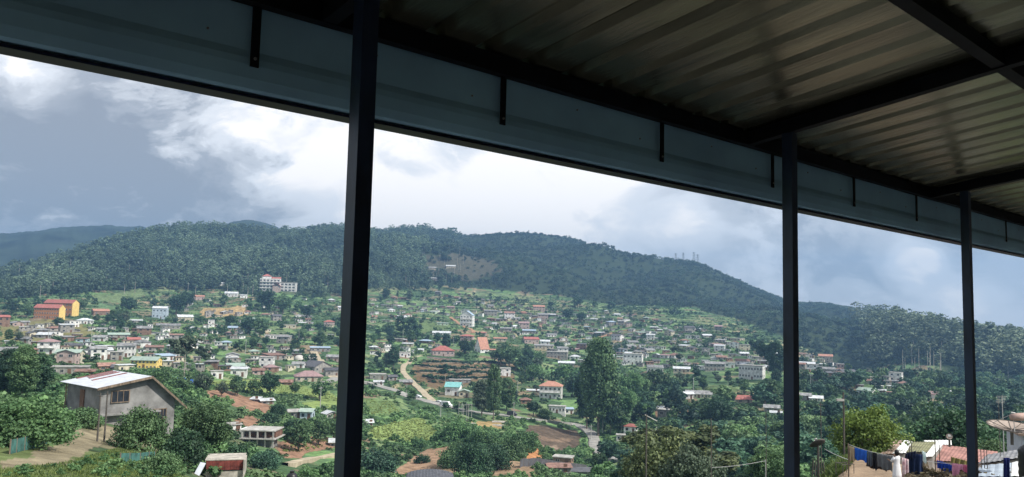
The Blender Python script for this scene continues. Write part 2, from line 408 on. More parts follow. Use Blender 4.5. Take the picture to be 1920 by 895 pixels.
nr, na = Z.shape
V = np.stack([XX, YY, Z], -1).reshape(-1, 3)
ii, jj = np.meshgrid(np.arange(nr - 1), np.arange(na - 1), indexing='ij'); a0 = (ii * na + jj).ravel()
FQ = np.stack([a0, a0 + 1, a0 + na + 1, a0 + na], -1)
PX, PY = proj(XX, YY, Z)
PXw = PX + fbm(XX / 14, YY / 14, 51, 3) * 10; PYw = PY + fbm(XX / 14, YY / 14, 61, 3) * 5 + fbm(XX / 3.1, YY / 3.1, 63, 3) * 14 * (RG[:, None] < 110)
SOIL = (.25, .15, .10); SOILD = (.12, .075, .045); LIME = (.18, .24, .08); GRASS = (.085, .15, .04); SAND = (.21, .18, .12)
PATCH = [  # polygon in the photograph, colour, min and max distance
    ([(380, 735), (420, 728), (470, 745), (512, 765), (505, 780), (470, 775), (430, 757), (390, 748)], SOIL, 120, 400),
    ([(425, 792), (470, 780), (505, 795), (520, 800), (480, 806), (430, 800)], SOIL, 120, 300),
    ([(545, 802), (590, 812), (632, 825), (632, 838), (590, 848), (560, 858), (525, 858), (520, 835), (545, 820)], SOIL, 120, 300),
    ([(695, 800), (790, 782), (822, 815), (815, 828), (760, 828), (690, 822)], LIME, 150, 420),
    ([(370, 712), (500, 712), (620, 735), (650, 760), (560, 742), (470, 735), (390, 722)], LIME, 150, 500),
    ([(560, 755), (640, 745), (640, 765), (590, 770)], LIME, 150, 500),
    ([(680, 745), (735, 752), (760, 775), (690, 780)], (.12, .18, .07), 150, 500),
    ([(885, 788), (945, 788), (950, 805), (890, 805)], (.30, .22, .10), 150, 420),
    ([(975, 842), (1010, 838), (1020, 862), (980, 866)], (.42, .20, .09), 120, 420),
    ([(990, 795), (1085, 808), (1090, 835), (1050, 850), (1010, 842), (985, 812)], (.10, .075, .055), 120, 420),
    ([(1000, 812), (1040, 822), (1075, 822), (1070, 828), (1030, 830), (1002, 820)], (.17, .12, .085), 120, 420),
    ([(1010, 834), (1050, 838), (1045, 843), (1012, 840)], (.20, .15, .11), 120, 420),
    ([(800, 842), (855, 835), (850, 880), (800, 895), (720, 895), (760, 868)], (.26, .17, .11), 120, 420),
    ([(820, 872), (900, 860), (1000, 868), (1010, 895), (780, 895)], (.24, .17, .11), 100, 420),
    ([(768, 690), (800, 676), (850, 678), (965, 676), (968, 718), (900, 716), (860, 724), (812, 730), (785, 718)], (.15, .105, .06), 380, 800),
    ([(380, 577), (460, 574), (470, 592), (375, 600)], (.36, .26, .13), 500, 1100),
    ([(180, 552), (262, 545), (280, 554), (225, 570), (165, 564)], (.12, .165, .075), 500, 1200),
    ([(0, 605), (130, 598), (180, 625), (120, 645), (0, 640)], (.17, .16, .07), 400, 900),
    ([(320, 612), (350, 608), (350, 622), (325, 624)], (.13, .20, .07), 400, 900),
    ([(740, 610), (800, 600), (850, 612), (800, 625), (740, 622)], (.11, .16, .065), 500, 1100),
    ([(780, 482), (850, 476), (925, 488), (945, 510), (870, 528), (790, 512)], (.07, .068, .046), 1000, 2200),
    ([(1290, 730), (1360, 722), (1400, 735), (1340, 742)], (.085, .12, .05), 250, 700),
    ([(1340, 765), (1440, 772), (1430, 800), (1350, 790)], (.07, .13, .055), 200, 600),
    ([(1600, 722), (1660, 720), (1655, 735), (1605, 735)], (.08, .13, .055), 300, 900),
    ([(1220, 768), (1290, 760), (1300, 780), (1230, 785)], (.22, .14, .09), 250, 600),
    ([(150, 805), (215, 800), (250, 820), (180, 838), (120, 870), (0, 885), (0, 862), (100, 838)], SAND, 20, 110),
    ([(1580, 862), (1640, 862), (1700, 875), (1900, 880), (1990, 1100), (1560, 1100), (1570, 885)], (.27, .20, .14), 10, 60),
]
CV = np.zeros((nr, na, 4), np.float32)
vis = np.abs(PX - 960) < 1300
for poly, col, r0, r1 in PATCH:
    m = inpoly(PXw, PYw, poly) & (RG[:, None] > r0) & (RG[:, None] < r1) & vis
    CV[m] = (*col, 1)
forest = (hillm > .15) & (CV[..., 3] < .5)
CV[forest] = (.03, .045, .022, 1)
nearm = (RG[:, None] < 60) & (CV[..., 3] < .5)
CV[np.broadcast_to(nearm, CV.shape[:2])] = (.10, .13, .05, 1)
CV[np.broadcast_to(RG[:, None] < 25, CV.shape[:2])] = (.085, .08, .078, 1)
gm = bpy.data.materials.new('hillside ground'); gm.use_nodes = True
t = gm.node_tree; n = t.nodes; l = t.links; b = n['Principled BSDF']; b.inputs['Roughness'].default_value = .95; b.inputs['Specular IOR Level'].default_value = .1
ge = n.new('ShaderNodeNewGeometry'); mpn = n.new('ShaderNodeMapping'); l.new(ge.outputs['Position'], mpn.inputs[0]); mpn.inputs['Scale'].default_value = (1 / 20, 1 / 15, 0)
wn = n.new('ShaderNodeTexNoise'); wn.inputs['Scale'].default_value = .045; wn.inputs['Detail'].default_value = 3; l.new(ge.outputs['Position'], wn.inputs['Vector'])
wa = n.new('ShaderNodeVectorMath'); wa.operation = 'ADD'; l.new(mpn.outputs[0], wa.inputs[0])
wsx = n.new('ShaderNodeVectorMath'); wsx.operation = 'SCALE'; wsx.inputs['Scale'].default_value = .9; l.new(wn.outputs['Color'], wsx.inputs[0]); l.new(wsx.outputs[0], wa.inputs[1])
vo = n.new('ShaderNodeTexVoronoi'); vo.inputs['Scale'].default_value = 1.3; l.new(wa.outputs[0], vo.inputs['Vector'])
sp = n.new('ShaderNodeSeparateColor'); l.new(vo.outputs['Color'], sp.inputs[0])
rp = n.new('ShaderNodeValToRGB'); rp.color_ramp.interpolation = 'CONSTANT'; ee = rp.color_ramp.elements
ee[0].position = 0; ee[0].color = (.055, .10, .045, 1); ee[1].position = .22; ee[1].color = (.095, .165, .065, 1)
for p_, c_ in ((.32, (.05, .09, .045)), (.44, (.15, .21, .095)), (.58, (.095, .165, .075)), (.70, (.16, .145, .09)), (.77, (.06, .11, .05)), (.86, (.21, .16, .105)), (.90, (.14, .24, .09))):
    q = ee.new(p_); q.color = (*c_, 1)
l.new(sp.outputs[0], rp.inputs[0])
ca = n.new('ShaderNodeAttribute'); ca.attribute_name = 'cover'
mx = n.new('ShaderNodeMixRGB'); l.new(ca.outputs['Alpha'], mx.inputs[0]); l.new(rp.outputs[0], mx.inputs[1]); l.new(ca.outputs['Color'], mx.inputs[2])
sx = n.new('ShaderNodeSeparateXYZ'); l.new(ge.outputs['Normal'], sx.inputs[0])
sl = n.new('ShaderNodeMapRange'); sl.inputs['From Min'].default_value = .86; sl.inputs['From Max'].default_value = .975; sl.inputs['To Min'].default_value = .85; sl.inputs['To Max'].default_value = 0; l.new(sx.outputs[2], sl.inputs[0])
m2 = n.new('ShaderNodeMixRGB'); im = n.new('ShaderNodeMath'); im.operation = 'MULTIPLY'; iv = n.new('ShaderNodeMath'); iv.operation = 'SUBTRACT'; iv.inputs[0].default_value = 1; l.new(ca.outputs['Alpha'], iv.inputs[1]); l.new(iv.outputs[0], im.inputs[0]); l.new(sl.outputs[0], im.inputs[1]); l.new(im.outputs[0], m2.inputs[0]); l.new(mx.outputs[0], m2.inputs[1]); 
bz = n.new('ShaderNodeTexNoise'); bz.inputs['Scale'].default_value = .022; bz.inputs['Detail'].default_value = 4; l.new(ge.outputs['Position'], bz.inputs['Vector'])
br2 = n.new('ShaderNodeValToRGB'); br2.color_ramp.elements[0].position = .44; br2.color_ramp.elements[0].color = (.05, .075, .035, 1); br2.color_ramp.elements[1].position = .56; br2.color_ramp.elements[1].color = (.30, .245, .155, 1)
l.new(bz.outputs['Fac'], br2.inputs[0]); l.new(br2.outputs[0], m2.inputs[2])
nz = n.new('ShaderNodeTexNoise'); nz.inputs['Scale'].default_value = .35; nz.inputs['Detail'].default_value = 9; nz.inputs['Roughness'].default_value = .7; l.new(ge.outputs['Position'], nz.inputs['Vector'])
mr = n.new('ShaderNodeMapRange'); mr.inputs['From Min'].default_value = .3; mr.inputs['From Max'].default_value = .7; mr.inputs['To Min'].default_value = .40; mr.inputs['To Max'].default_value = 1.6; l.new(nz.outputs['Fac'], mr.inputs[0])
hs = n.new('ShaderNodeHueSaturation'); l.new(mr.outputs[0], hs.inputs['Value']); l.new(m2.outputs[0], hs.inputs['Color']); l.new(hs.outputs[0], b.inputs['Base Color'])
bn = n.new('ShaderNodeBump'); bn.inputs['Strength'].default_value = .6; bn.inputs['Distance'].default_value = .5; l.new(nz.outputs['Fac'], bn.inputs['Height']); l.new(bn.outputs[0], b.inputs['Normal'])
gme = np_mesh('ground', V, FQ, gm, smooth=True)
ca_ = gme.color_attributes.new('cover', 'FLOAT_COLOR', 'POINT'); ca_.data.foreach_set('color', CV.reshape(-1))
tag(link('ground', gme), kind='structure')

M_FAR = mat('far forest', (.030, .045, .028), var=.35, scale=.012, rough=.95, spec=.1)


def far_hill(pts, R, name='hills', drop=.35, rough=5):
    xs = np.arange(pts[0][0], pts[-1][0] + 1, 4.0); ys = np.interp(xs, [p[0] for p in pts], [p[1] for p in pts])
    az = np.array([az_of(x) for x in xs]); tt_ = np.array([colray(x, y)[1] for x, y in zip(xs, ys)])
    Rs = R * np.array([.62, .72, .82, .9, .96, 1, 1.04, 1.12, 1.3]); hf = np.array([0, .30, .58, .80, .94, 1, .96, .75, .2])
    zt = tt_ * R; zb = -60.0
    X_ = Rs[:, None] * np.sin(az); Y_ = Rs[:, None] * np.cos(az); Z_ = zb + (zt[None] - zb) * hf[:, None]
    Z_ = Z_ + fbm(X_ / 160, Y_ / 160, 5) * 40 * (1 - (hf[:, None] > .9)) + fbm(X_ / 14, Y_ / 14, 15, 3) * rough
    v = np.stack([X_, Y_, Z_], -1).reshape(-1, 3); a, c = Z_.shape
    i_, j_ = np.meshgrid(np.arange(a - 1), np.arange(c - 1), indexing='ij'); q = (i_ * c + j_).ravel()
    me = np_mesh(name, v, np.stack([q, q + 1, q + c + 1, q + c], -1), M_FAR, smooth=True)
    return tag(link(name, me), kind='structure')


far_hill([(-500, 468), (-200, 450), (0, 437), (60, 432), (105, 425), (190, 423), (260, 425), (330, 432), (480, 445), (560, 470)], 2650)
far_hill([(370, 440), (405, 424), (430, 415), (455, 412), (480, 415), (505, 422), (540, 440), (580, 470)], 2300, rough=3)

# ------------------------------------------------------------------ foliage


def leaves(cen, rad, n_per, size, flat=.8, up=.3, g=None, asp=1.0):
    """leaf-sized quads filling clumps: cen (k,3), rad (k,)"""
    g = g or rng; cen = np.asarray(cen, float); rad = np.asarray(rad, float); k_ = len(cen); n_ = k_ * n_per
    d = g.normal(size=(n_, 3)); d /= np.linalg.norm(d, axis=1)[:, None]
    rr = (.45 + .55 * g.random(n_)**.6) * np.repeat(rad, n_per)
    off = d * rr[:, None]; off[:, 2] *= flat; P = np.repeat(cen, n_per, 0) + off
    nrm = d + g.normal(size=(n_, 3)) * .6; nrm[:, 2] += up; nrm /= np.linalg.norm(nrm, axis=1)[:, None]
    a = np.cross(nrm, g.normal(size=(n_, 3))); a /= np.linalg.norm(a, axis=1)[:, None]; b_ = np.cross(nrm, a)
    s_ = size * (.6 + .8 * g.random(n_))[:, None]; a = a * s_; b_ = b_ * s_ * asp
    bend = nrm * s_ * .25
    Vv = np.stack([P - a * .5, P - b_ * .5 + bend, P + a * .5, P + b_ * .5 + bend], 1).reshape(-1, 3)
    ti = np.repeat(np.clip(.5 + .22 * g.normal(size=k_), 0, 1), n_per) + g.normal(size=n_) * .13
    return Vv, np.repeat(np.clip(ti, 0, 1), 4)


def leaf_mesh(name, Vv, ti, m):
    n_ = len(Vv) // 4; return np_mesh(name, Vv, np.arange(n_ * 4).reshape(-1, 4), m, tint=ti)


def clumps(kind, n_, g):
    """clump centres and radii in a unit tree: height 1, crown around the axis"""
    if kind == 'broad':
        d = g.normal(size=(n_, 3)); d /= np.linalg.norm(d, axis=1)[:, None]; r = .55 + .45 * g.random(n_)
        lob = 1 + .25 * np.sin(d[:, 0] * 5 + 1) * np.cos(d[:, 1] * 4)
        P = d * (r * lob)[:, None] * np.array([.36, .36, .34]); P[:, 2] += .60; return P, .085 + .07 * g.random(n_)
    if kind == 'tall':
        z = .22 + .76 * g.random(n_); w = .20 * np.sin(np.clip((z - .12) / .9, 0, 1) * pi)**.6 * (.6 + .4 * g.random(n_)); q = g.random(n_) * 2 * pi
        return np.stack([w * np.cos(q), w * np.sin(q), z], -1), .05 + .045 * g.random(n_)
    if kind == 'cone':
        z = .08 + .9 * g.random(n_)**1.2; w = (.26 * (1 - z)**.75 + .015) * (.5 + .5 * g.random(n_)); q = g.random(n_) * 2 * pi
        return np.stack([w * np.cos(q), w * np.sin(q), z], -1), .035 + .06 * (1 - z) * (.5 + g.random(n_))
    if kind == 'gum':
        nl = 7; q = g.random(nl) * 2 * pi; zz = .55 + .42 * g.random(nl); ww = .05 + .18 * g.random(nl)
        i_ = g.integers(0, nl, n_); P = np.stack([ww[i_] * np.cos(q[i_]), ww[i_] * np.sin(q[i_]), zz[i_]], -1) + g.normal(size=(n_, 3)) * np.array([.05, .05, .035])
        return P, .035 + .035 * g.random(n_)
    if kind == 'bush':
        d = g.normal(size=(n_, 3)); d /= np.linalg.norm(d, axis=1)[:, None]; d[:, 2] = np.abs(d[:, 2])
        return d * (.5 + .5 * g.random(n_))[:, None] * np.array([.7, .7, .75]) + np.array([0, 0, .12]), .16 + .12 * g.random(n_)


LM = {'mid': leafmat('mid green leaves', (.105, .195, .085)), 'dark': leafmat('dark green leaves', (.052, .115, .062)),
      'yellow': leafmat('yellow green leaves', (.185, .285, .065), trans=.3), 'grey': leafmat('grey green gum leaves', (.115, .165, .105)),
      'lush': leafmat('lush green leaves', (.125, .25, .10), trans=.28), 'blue': leafmat('blue green leaves', (.062, .135, .09)),
      'olive': leafmat('olive leaves', (.125, .165, .07))}


def crown_mesh(kind, ncl, per, size, m, seed, flat=.75):
    g = np.random.default_rng(seed); P, r = clumps(kind, ncl, g); Vv, ti = leaves(P, r, per, size, flat=flat, g=g)
    return leaf_mesh('crown', Vv, ti, LM[m])


def trunk_mesh(kind, seed, m=None):
    g = random.Random(seed); mb = MB(); top = {'broad': .55, 'tall': .9, 'cone': .92, 'gum': .75, 'bush': .2}[kind]
    r = {'broad': .035, 'tall': .016, 'cone': .02, 'gum': .014, 'bush': .02}[kind]
    pts = [(g.uniform(-.02, .02) * i / 3, g.uniform(-.02, .02) * i / 3, top * i / 4) for i in range(5)]; pts[0] = (0, 0, -.05)
    mb.tube(pts, [r * (1 - .16 * i) for i in range(5)], 6)
    for i in range(5):
        a = g.uniform(0, 6.28); z = top * g.uniform(.5, .95); L_ = {'broad': .28, 'gum': .2, 'tall': .1, 'cone': .12, 'bush': .3}[kind]
        mb.tube([(0, 0, z), (cos(a) * L_ * .5, sin(a) * L_ * .5, z + L_ * .35), (cos(a) * L_, sin(a) * L_, z + L_ * .8)], [r * .5, r * .35, r * .15], 4)
    return mb.mesh('trunk', m or (M_PALEBARK if kind == 'gum' else M_BARK))


LIB = {}


def tree_lib(kind, m, res, v):
    key = (kind, m, res, v)
    if key not in LIB:
        n_, per, sz = {'far': (26, 16, .11), 'mid': (56, 28, .062), 'near': (100, 52, .040), 'close': (130, 84, .028)}[res]
        if kind in ('cone', 'tall'): sz *= .75; n_ = int(n_ * 1.4)
        if kind == 'bush': sz *= 1.6
        LIB[key] = (crown_mesh(kind, n_, per, sz, m, sum(map(ord, kind + m + res)) + v * 17), trunk_mesh(kind, v))
    return LIB[key]


TREES = []


def tree(x, y, hpx, kind='broad', m='mid', res='mid', label=None, wide=1.0, rmin=20, name=None, cat='tree', group=None, P=None, h=None, var=None):
    P = P if P is not None else hit(x, y, rmin); h = h or hpx * P.y / F
    nm = name or {'broad': 'broadleaf_tree', 'tall': 'slender_tree', 'cone': 'conifer_tree', 'gum': 'eucalyptus_tree', 'bush': 'bush'}[kind]
    t_ = thing(nm, label, cat, (P.x, P.y, P.z - .1), random.uniform(0, 6.28), group)
    cm, tm_ = tree_lib(kind, m, res, random.randrange(3 if res in ('mid', 'far') else 2) if var is None else var % 2)
    for nm_, me in (('crown', cm), ('trunk', tm_)):
        o = link(nm_, me, t_); o.scale = (h * wide, h * wide, h)
    TREES.append((x, y, t_, kind, m, hpx)); return t_


# ------------------------------------------------------------------ houses
UNIT = {}


def unit_box(m):
    if m.name not in UNIT: UNIT[m.name] = MB().box((0, 0, 0), (1, 1, 1)).mesh('panel', m)
    return UNIT[m.name]


def unit_window(m):
    k_ = 'w' + m.name
    if k_ not in UNIT:
        mb = MB(); mb.box((0, .1, 0), (.9, .4, .9)); UNIT[k_] = mb.mesh('window', m)
        fm = MB(); 
        for s in (-1, 1): fm.box((s * .47, 0, 0), (.06, 1, 1)); fm.box((0, 0, s * .47), (.88, 1, .06))
        fm.box((0, .02, 0), (.05, .8, .88)); UNIT[k_ + 'f'] = fm.mesh('frame', M_FRAME)
    return UNIT[k_], UNIT[k_ + 'f']


def put(name, me, parent, loc, sc, rz=0.0):
    o = link(name, me, parent, loc); o.scale = sc; o.rotation_euler.z = rz; return o


def roof_mesh(kind, W_, D_, h, rh, m, ov=.45, ax='x'):
    mb = MB(); th = .14
    if kind == 'flat':
        mb.box((0, 0, h + .12), (W_ + .5, D_ + .5, .24)); return mb.mesh('roof', m)
    if kind == 'shed':
        w, d = W_ / 2 + ov, D_ / 2 + ov
        mb.prism([(-w, -d, h + .05), (w, -d, h + .05), (w, -d, h + .05 + th), (-w, -d, h + .05 + th)], (0, 0, 0), (0, 0, 0))
        mb = MB().add([(-w, -d, h), (w, -d, h), (w, d, h + rh), (-w, d, h + rh), (-w, -d, h + th), (w, -d, h + th), (w, d, h + rh + th), (-w, d, h + rh + th)],
                      [(0, 3, 2, 1), (4, 5, 6, 7), (0, 1, 5, 4), (1, 2, 6, 5), (2, 3, 7, 6), (3, 0, 4, 7)])
        return mb.mesh('roof', m)
    if kind == 'hip':
        w, d = W_ / 2 + ov, D_ / 2 + ov; r = max(w - d, .1) if w > d else .1; e = max(d - w, 0)
        b = [(-w, -d, h - .1), (w, -d, h - .1), (w, d, h - .1), (-w, d, h - .1)]; tp = [(-r, -e, h + rh), (r, e, h + rh)]
        v = b + tp + [(p[0], p[1], p[2] - th) for p in b]
        mb.add(v, [(0, 1, 5, 4), (1, 2, 5), (2, 3, 4, 5), (3, 0, 4), (6, 9, 8, 7), (0, 6, 7, 1), (1, 7, 8, 2), (2, 8, 9, 3), (3, 9, 6, 0)])
        return mb.mesh('roof', m)
    # gable, ridge along ax
    if ax == 'x': w, d = W_ / 2 + ov, D_ / 2
    else: w, d = D_ / 2 + ov, W_ / 2
    k_ = rh / d; e = d + ov; z0 = h - ov * k_
    sec = [(-e, z0), (0, h + rh), (e, z0), (e, z0 + th), (0, h + rh + th * 1.15), (-e, z0 + th)]
    if ax == 'x': poly = [(-w, s, z) for s, z in sec]; mb.prism(poly, (0, 0, 0), (2 * w, 0, 0))
    else: poly = [(s, -w, z) for s, z in sec]; mb.prism(poly[::-1], (0, 0, 0), (0, 2 * w, 0))
    return mb.mesh('roof', m)


def wall_mesh(W_, D_, h, rh, kind, m, base=2.5, ax='x'):
    mb = MB(); x, y = W_ / 2, D_ / 2
    if kind == 'gable':
        if ax == 'x': poly = [(-x, -y, -base), (-x, -y, h), (-x, 0, h + rh - .02), (-x, y, h), (-x, y, -base)]; mb.prism(poly, (0, 0, 0), (W_, 0, 0))
        else: poly = [(-x, -y, -base), (x, -y, -base), (x, -y, h), (0, -y, h + rh - .02), (-x, -y, h)]; mb.prism(poly[::-1], (0, 0, 0), (0, D_, 0))
    elif kind == 'shed':
        k_ = rh / (D_ + .9); mb.prism([(-x, -y, -base), (-x, -y, h + .45 * k_), (-x, y, h + k_ * (D_ + .4)), (-x, y, -base)], (0, 0, 0), (W_, 0, 0))
    else: mb.box((0, 0, (h - base) / 2), (W_, D_, h + base))
    return mb.mesh('wall', m)


HOUSES = []


def house(x, y, w, hpx=None, roof='gable', rc='grey', wc='white', yaw=0.0, label=None, dr=.75, rhpx=None, ax='x', nw=None, st=None, cat='house', name=None,
          rmin=100, frames=None, group=None, landmark=None, door=True, balcony=False, P=None):
    P = P or hit(x, y, rmin); s = P.y / F; W_ = max(w * (1 if label is None else .88) * s / max(.75, cos(yaw)), 2.5); D_ = min(max(W_ * dr, 3), 12)
    h = (hpx * s) if hpx else 2.7; st = st or max(1, round(h / 3.0)); rh = rhpx * s if rhpx else {'gable': .16, 'hip': .16, 'shed': .08, 'flat': 0}[roof] * D_ + .2
    az = atan2(P.x, P.y); rz = -az + yaw
    off = Vector((sin(az), cos(az), 0)) * (D_ / 2)
    nm = name or {'house': 'hillside_house'}.get(cat, cat)
    r = thing(nm, label, cat, (P.x + off.x, P.y + off.y, P.z - .2), rz, group)
    link('wall', wall_mesh(W_, D_, h, rh, roof, WALLS[wc][0], ax=ax), r)
    link('roof', roof_mesh(roof, W_, D_, h, rh, ROOFS[rc][0], ax=ax), r)
    wm, fm = unit_window(M_GLASS); big = w >= 30 if frames is None else frames
    nw = nw or max(2, min(9, int(W_ / 3.1))); sh = h / st; ww = min(1.3, W_ / nw * .5); wh = min(1.3, sh * .42)
    for k_ in range(st):
        zc = sh * (k_ + .56)
        for i in range(nw):
            xc = -W_ / 2 + W_ * (i + .5) / nw
            if k_ == 0 and door and i == nw // 2:
                put('door', unit_box(M_DOOR), r, (xc, -D_ / 2, 1.0), (.95, .1, 2.0)); continue
            o = put('window', wm, r, (xc, -D_ / 2, zc), (ww, .16, wh))
            if big: link('frame', fm, o)
        for sd_ in (-1, 1):
            if w < 12 and sd_ * yaw >= 0: continue
            for i in range(2 if D_ > 5 else 1):
                yc = -D_ / 2 + D_ * (i + .5) / (2 if D_ > 5 else 1)
                put('window', wm, r, (sd_ * W_ / 2, yc, zc), (min(ww, 1.1), .16, wh), sd_ * pi / 2)
        if k_ > 0 and balcony:
            bb = MB(); bb.box((0, -D_ / 2 - .5, sh * k_), (W_ * .9, 1.0, .12)); ob = bb.build('balcony', WALLS[wc][0], r)
            rl = MB(); rl.box((0, -D_ / 2 - .97, sh * k_ + .9), (W_ * .9, .05, .06))
            for i in range(int(W_ * .9 / .5) + 1): rl.box((-W_ * .45 + i * .5, -D_ / 2 - .97, sh * k_ + .5), (.04, .04, .8))
            rl.build('railing', M_FRAME, ob)
    HOUSES.append(dict(x=x, y=y, w=w, o=r, rc=rc, wc=wc, roof=roof, st=st, lm=landmark, lab=label)); return r

# ------------------------------------------------------------------ the porch the photograph is taken from
PO = thing('porch', 'dark steel framed porch with corrugated roof, posts and grey gutter in the foreground', 'porch', (0, 0, 0), pi / 2 - EAVE)
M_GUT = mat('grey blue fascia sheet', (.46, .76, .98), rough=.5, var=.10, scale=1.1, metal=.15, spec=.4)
M_ZINC = mat('galvanised roof underside', (.34, .33, .22), rough=.27, var=.2, scale=1.2, metal=.85, bump=.22, stretch=(6, .6, 1))  # olive reflection of the ground is put into the sheet colour
M_SCREW = mat('screw head', (.35, .33, .32), rough=.4, metal=.7)
SLO = tan(radians(7.6)); DB = 2.66; ZB = 1.063; BH = .085; T0 = 1.418; SP = 2.95


def zb(d): return ZB + (DB - d) * SLO


posts_t = [T0 + SP * i for i in range(-1, 4)]
pm = MB().box((0, 0, 0), (.064, .064, 1)).mesh('post', M_STEEL)
for t_ in posts_t:
    top = zb(2.374) - .002; bot = -1.6
    put('post', pm, PO, (t_, 2.374, (top + bot) / 2), (1, 1, top - bot))
MB().box((4.5, DB, ZB + BH / 2), (20, .05, BH)).build('eaves_beam', M_STEELD, PO)
ar = math.atan(SLO)


def slope_bar(t_, d0, d1, w, h, dz=0.0):
    mb = MB(); z0, z1 = zb(d0) + dz, zb(d1) + dz
    mb.prism([(t_ - w / 2, d0, z0), (t_ + w / 2, d0, z0), (t_ + w / 2, d0, z0 + h), (t_ - w / 2, d0, z0 + h)], (0, d0, z0), (0, d1, z1)); return mb


for t_ in posts_t:
    slope_bar(t_, -5.0, DB - .0255, .06, BH - .004).build('rafter', M_STEELD, PO)
for d_ in (1.245, -.17, -1.6, -3.0):
    mb = MB(); mb.box((0, 0, 0), (20, .06, BH - .008)); o = mb.build('purlin', M_STEELD, PO, loc=(4.5, d_, zb(d_) + BH / 2 + .0035)); o.rotation_euler.x = -ar
# roof sheets: trapezoid ribs running down the slope
PER = .27; NS = 3; w_ = PER * NS; secs = []
for i in range(NS):
    x0 = i * PER
    secs += [(x0, 0), (x0 + .175, 0), (x0 + .197, .032), (x0 + .238, .032)]
secs.append((w_, 0)); secs_fix = [(a, b_) for a, b_ in secs]
mb = MB(); dd0, dd1 = DB + .20, -5.2; nseg = 1; th = .0015
vs = []
for a, b_ in secs: vs.append((a, dd0, zb(dd0) + BH + .004 + b_)); vs.append((a, dd1, zb(dd1) + BH + .004 + b_))
fs = [(2 * i, 2 * i + 2, 2 * i + 3, 2 * i + 1) for i in range(len(secs) - 1)]
nv_ = len(vs); vs2 = vs + [(a, b_, c + th) for a, b_, c in vs]; fs2 = [f[::-1] for f in fs] + [tuple(q + nv_ for q in f) for f in fs]
shm = MB().add(vs2, fs2).mesh('roof_sheet', M_ZINC)
for i in range(25): link('roof_sheet', shm, PO, (-5.6 + i * w_, 0, 0))
# gutter with its fascia
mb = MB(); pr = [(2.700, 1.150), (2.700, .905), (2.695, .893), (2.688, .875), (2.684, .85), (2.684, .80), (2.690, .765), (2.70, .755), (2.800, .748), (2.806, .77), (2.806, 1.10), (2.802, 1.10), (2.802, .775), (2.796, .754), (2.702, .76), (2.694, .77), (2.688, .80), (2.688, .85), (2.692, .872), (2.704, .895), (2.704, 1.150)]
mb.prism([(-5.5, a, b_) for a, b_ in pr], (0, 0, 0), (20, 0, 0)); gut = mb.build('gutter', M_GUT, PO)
MB().box((4.5, 2.745, .741), (20, .088, .010)).build('shade_strip', mat('navy underside shade', (.010, .018, .055), rough=.5, var=.2), gut)  # navy strip added; shade on the gutter's underside is put into its colour
bm_ = MB().box((0, 0, 0), (.032, .006, .235)).mesh('bracket', M_STEELD); sm_ = MB().lathe([(0, -.006), (.006, -.006), (.006, .002), (.004, .005), (0, .006)], 8).mesh('screw', M_SCREW)
for i in range(-5, 10):
    t_ = 2.33 + 1.182 * i; b_ = link('bracket', bm_, PO, (t_, 2.672, ZB - .105))
    s_ = link('screw', sm_, b_, (0, -.006, -.088)); s_.rotation_euler.x = pi / 2
    for q, dz in ((.52, -.05), (1.02, -.115)):
        if t_ + q < 14: s_ = link('screw', sm_, gut, (t_ + q, 2.697, ZB + dz)); s_.rotation_euler.x = pi / 2; s_.scale = (.7, .7, .7)
M_CEM = mat('grey cement', (.55, .54, .53), var=.15, scale=1.5)
MB().box((4.5, -1.3, -1.68), (21, 7.9, .16)).build('floor_slab', M_CEM, PO)
MB().box((4.5, -1.3, -4.9), (20.6, 7.5, 6.26)).build('house_wall', M_CEM, PO)
MB().box((4.5, -5.35, .3), (21, .2, 3.79)).build('unseen_back_wall', M_CEM, PO)  # unseen wall behind the camera, added to darken the porch underside
MB().box((-6.1, -1.3, .2), (.2, 7.8, 3.58)).build('side_wall', M_CEM, PO)  # likewise unseen, added to keep light out of the porch
MB().box((15.1, -1.3, .2), (.2, 7.8, 3.58)).build('side_wall', M_CEM, PO)


# ------------------------------------------------------------------ roads and paths
def smooth_path(P, step=3.0):
    out = []
    n_ = len(P)
    for i in range(n_ - 1):
        p0, p1, p2, p3 = P[max(i - 1, 0)], P[i], P[i + 1], P[min(i + 2, n_ - 1)]
        m_ = max(2, int((p2 - p1).length / step))
        for j in range(m_):
            t = j / m_; out.append(.5 * ((2 * p1) + (p2 - p0) * t + (2 * p0 - 5 * p1 + 4 * p2 - p3) * t * t + (3 * p1 - p0 - 3 * p2 + p3) * t**3))
    out.append(P[-1]); return out


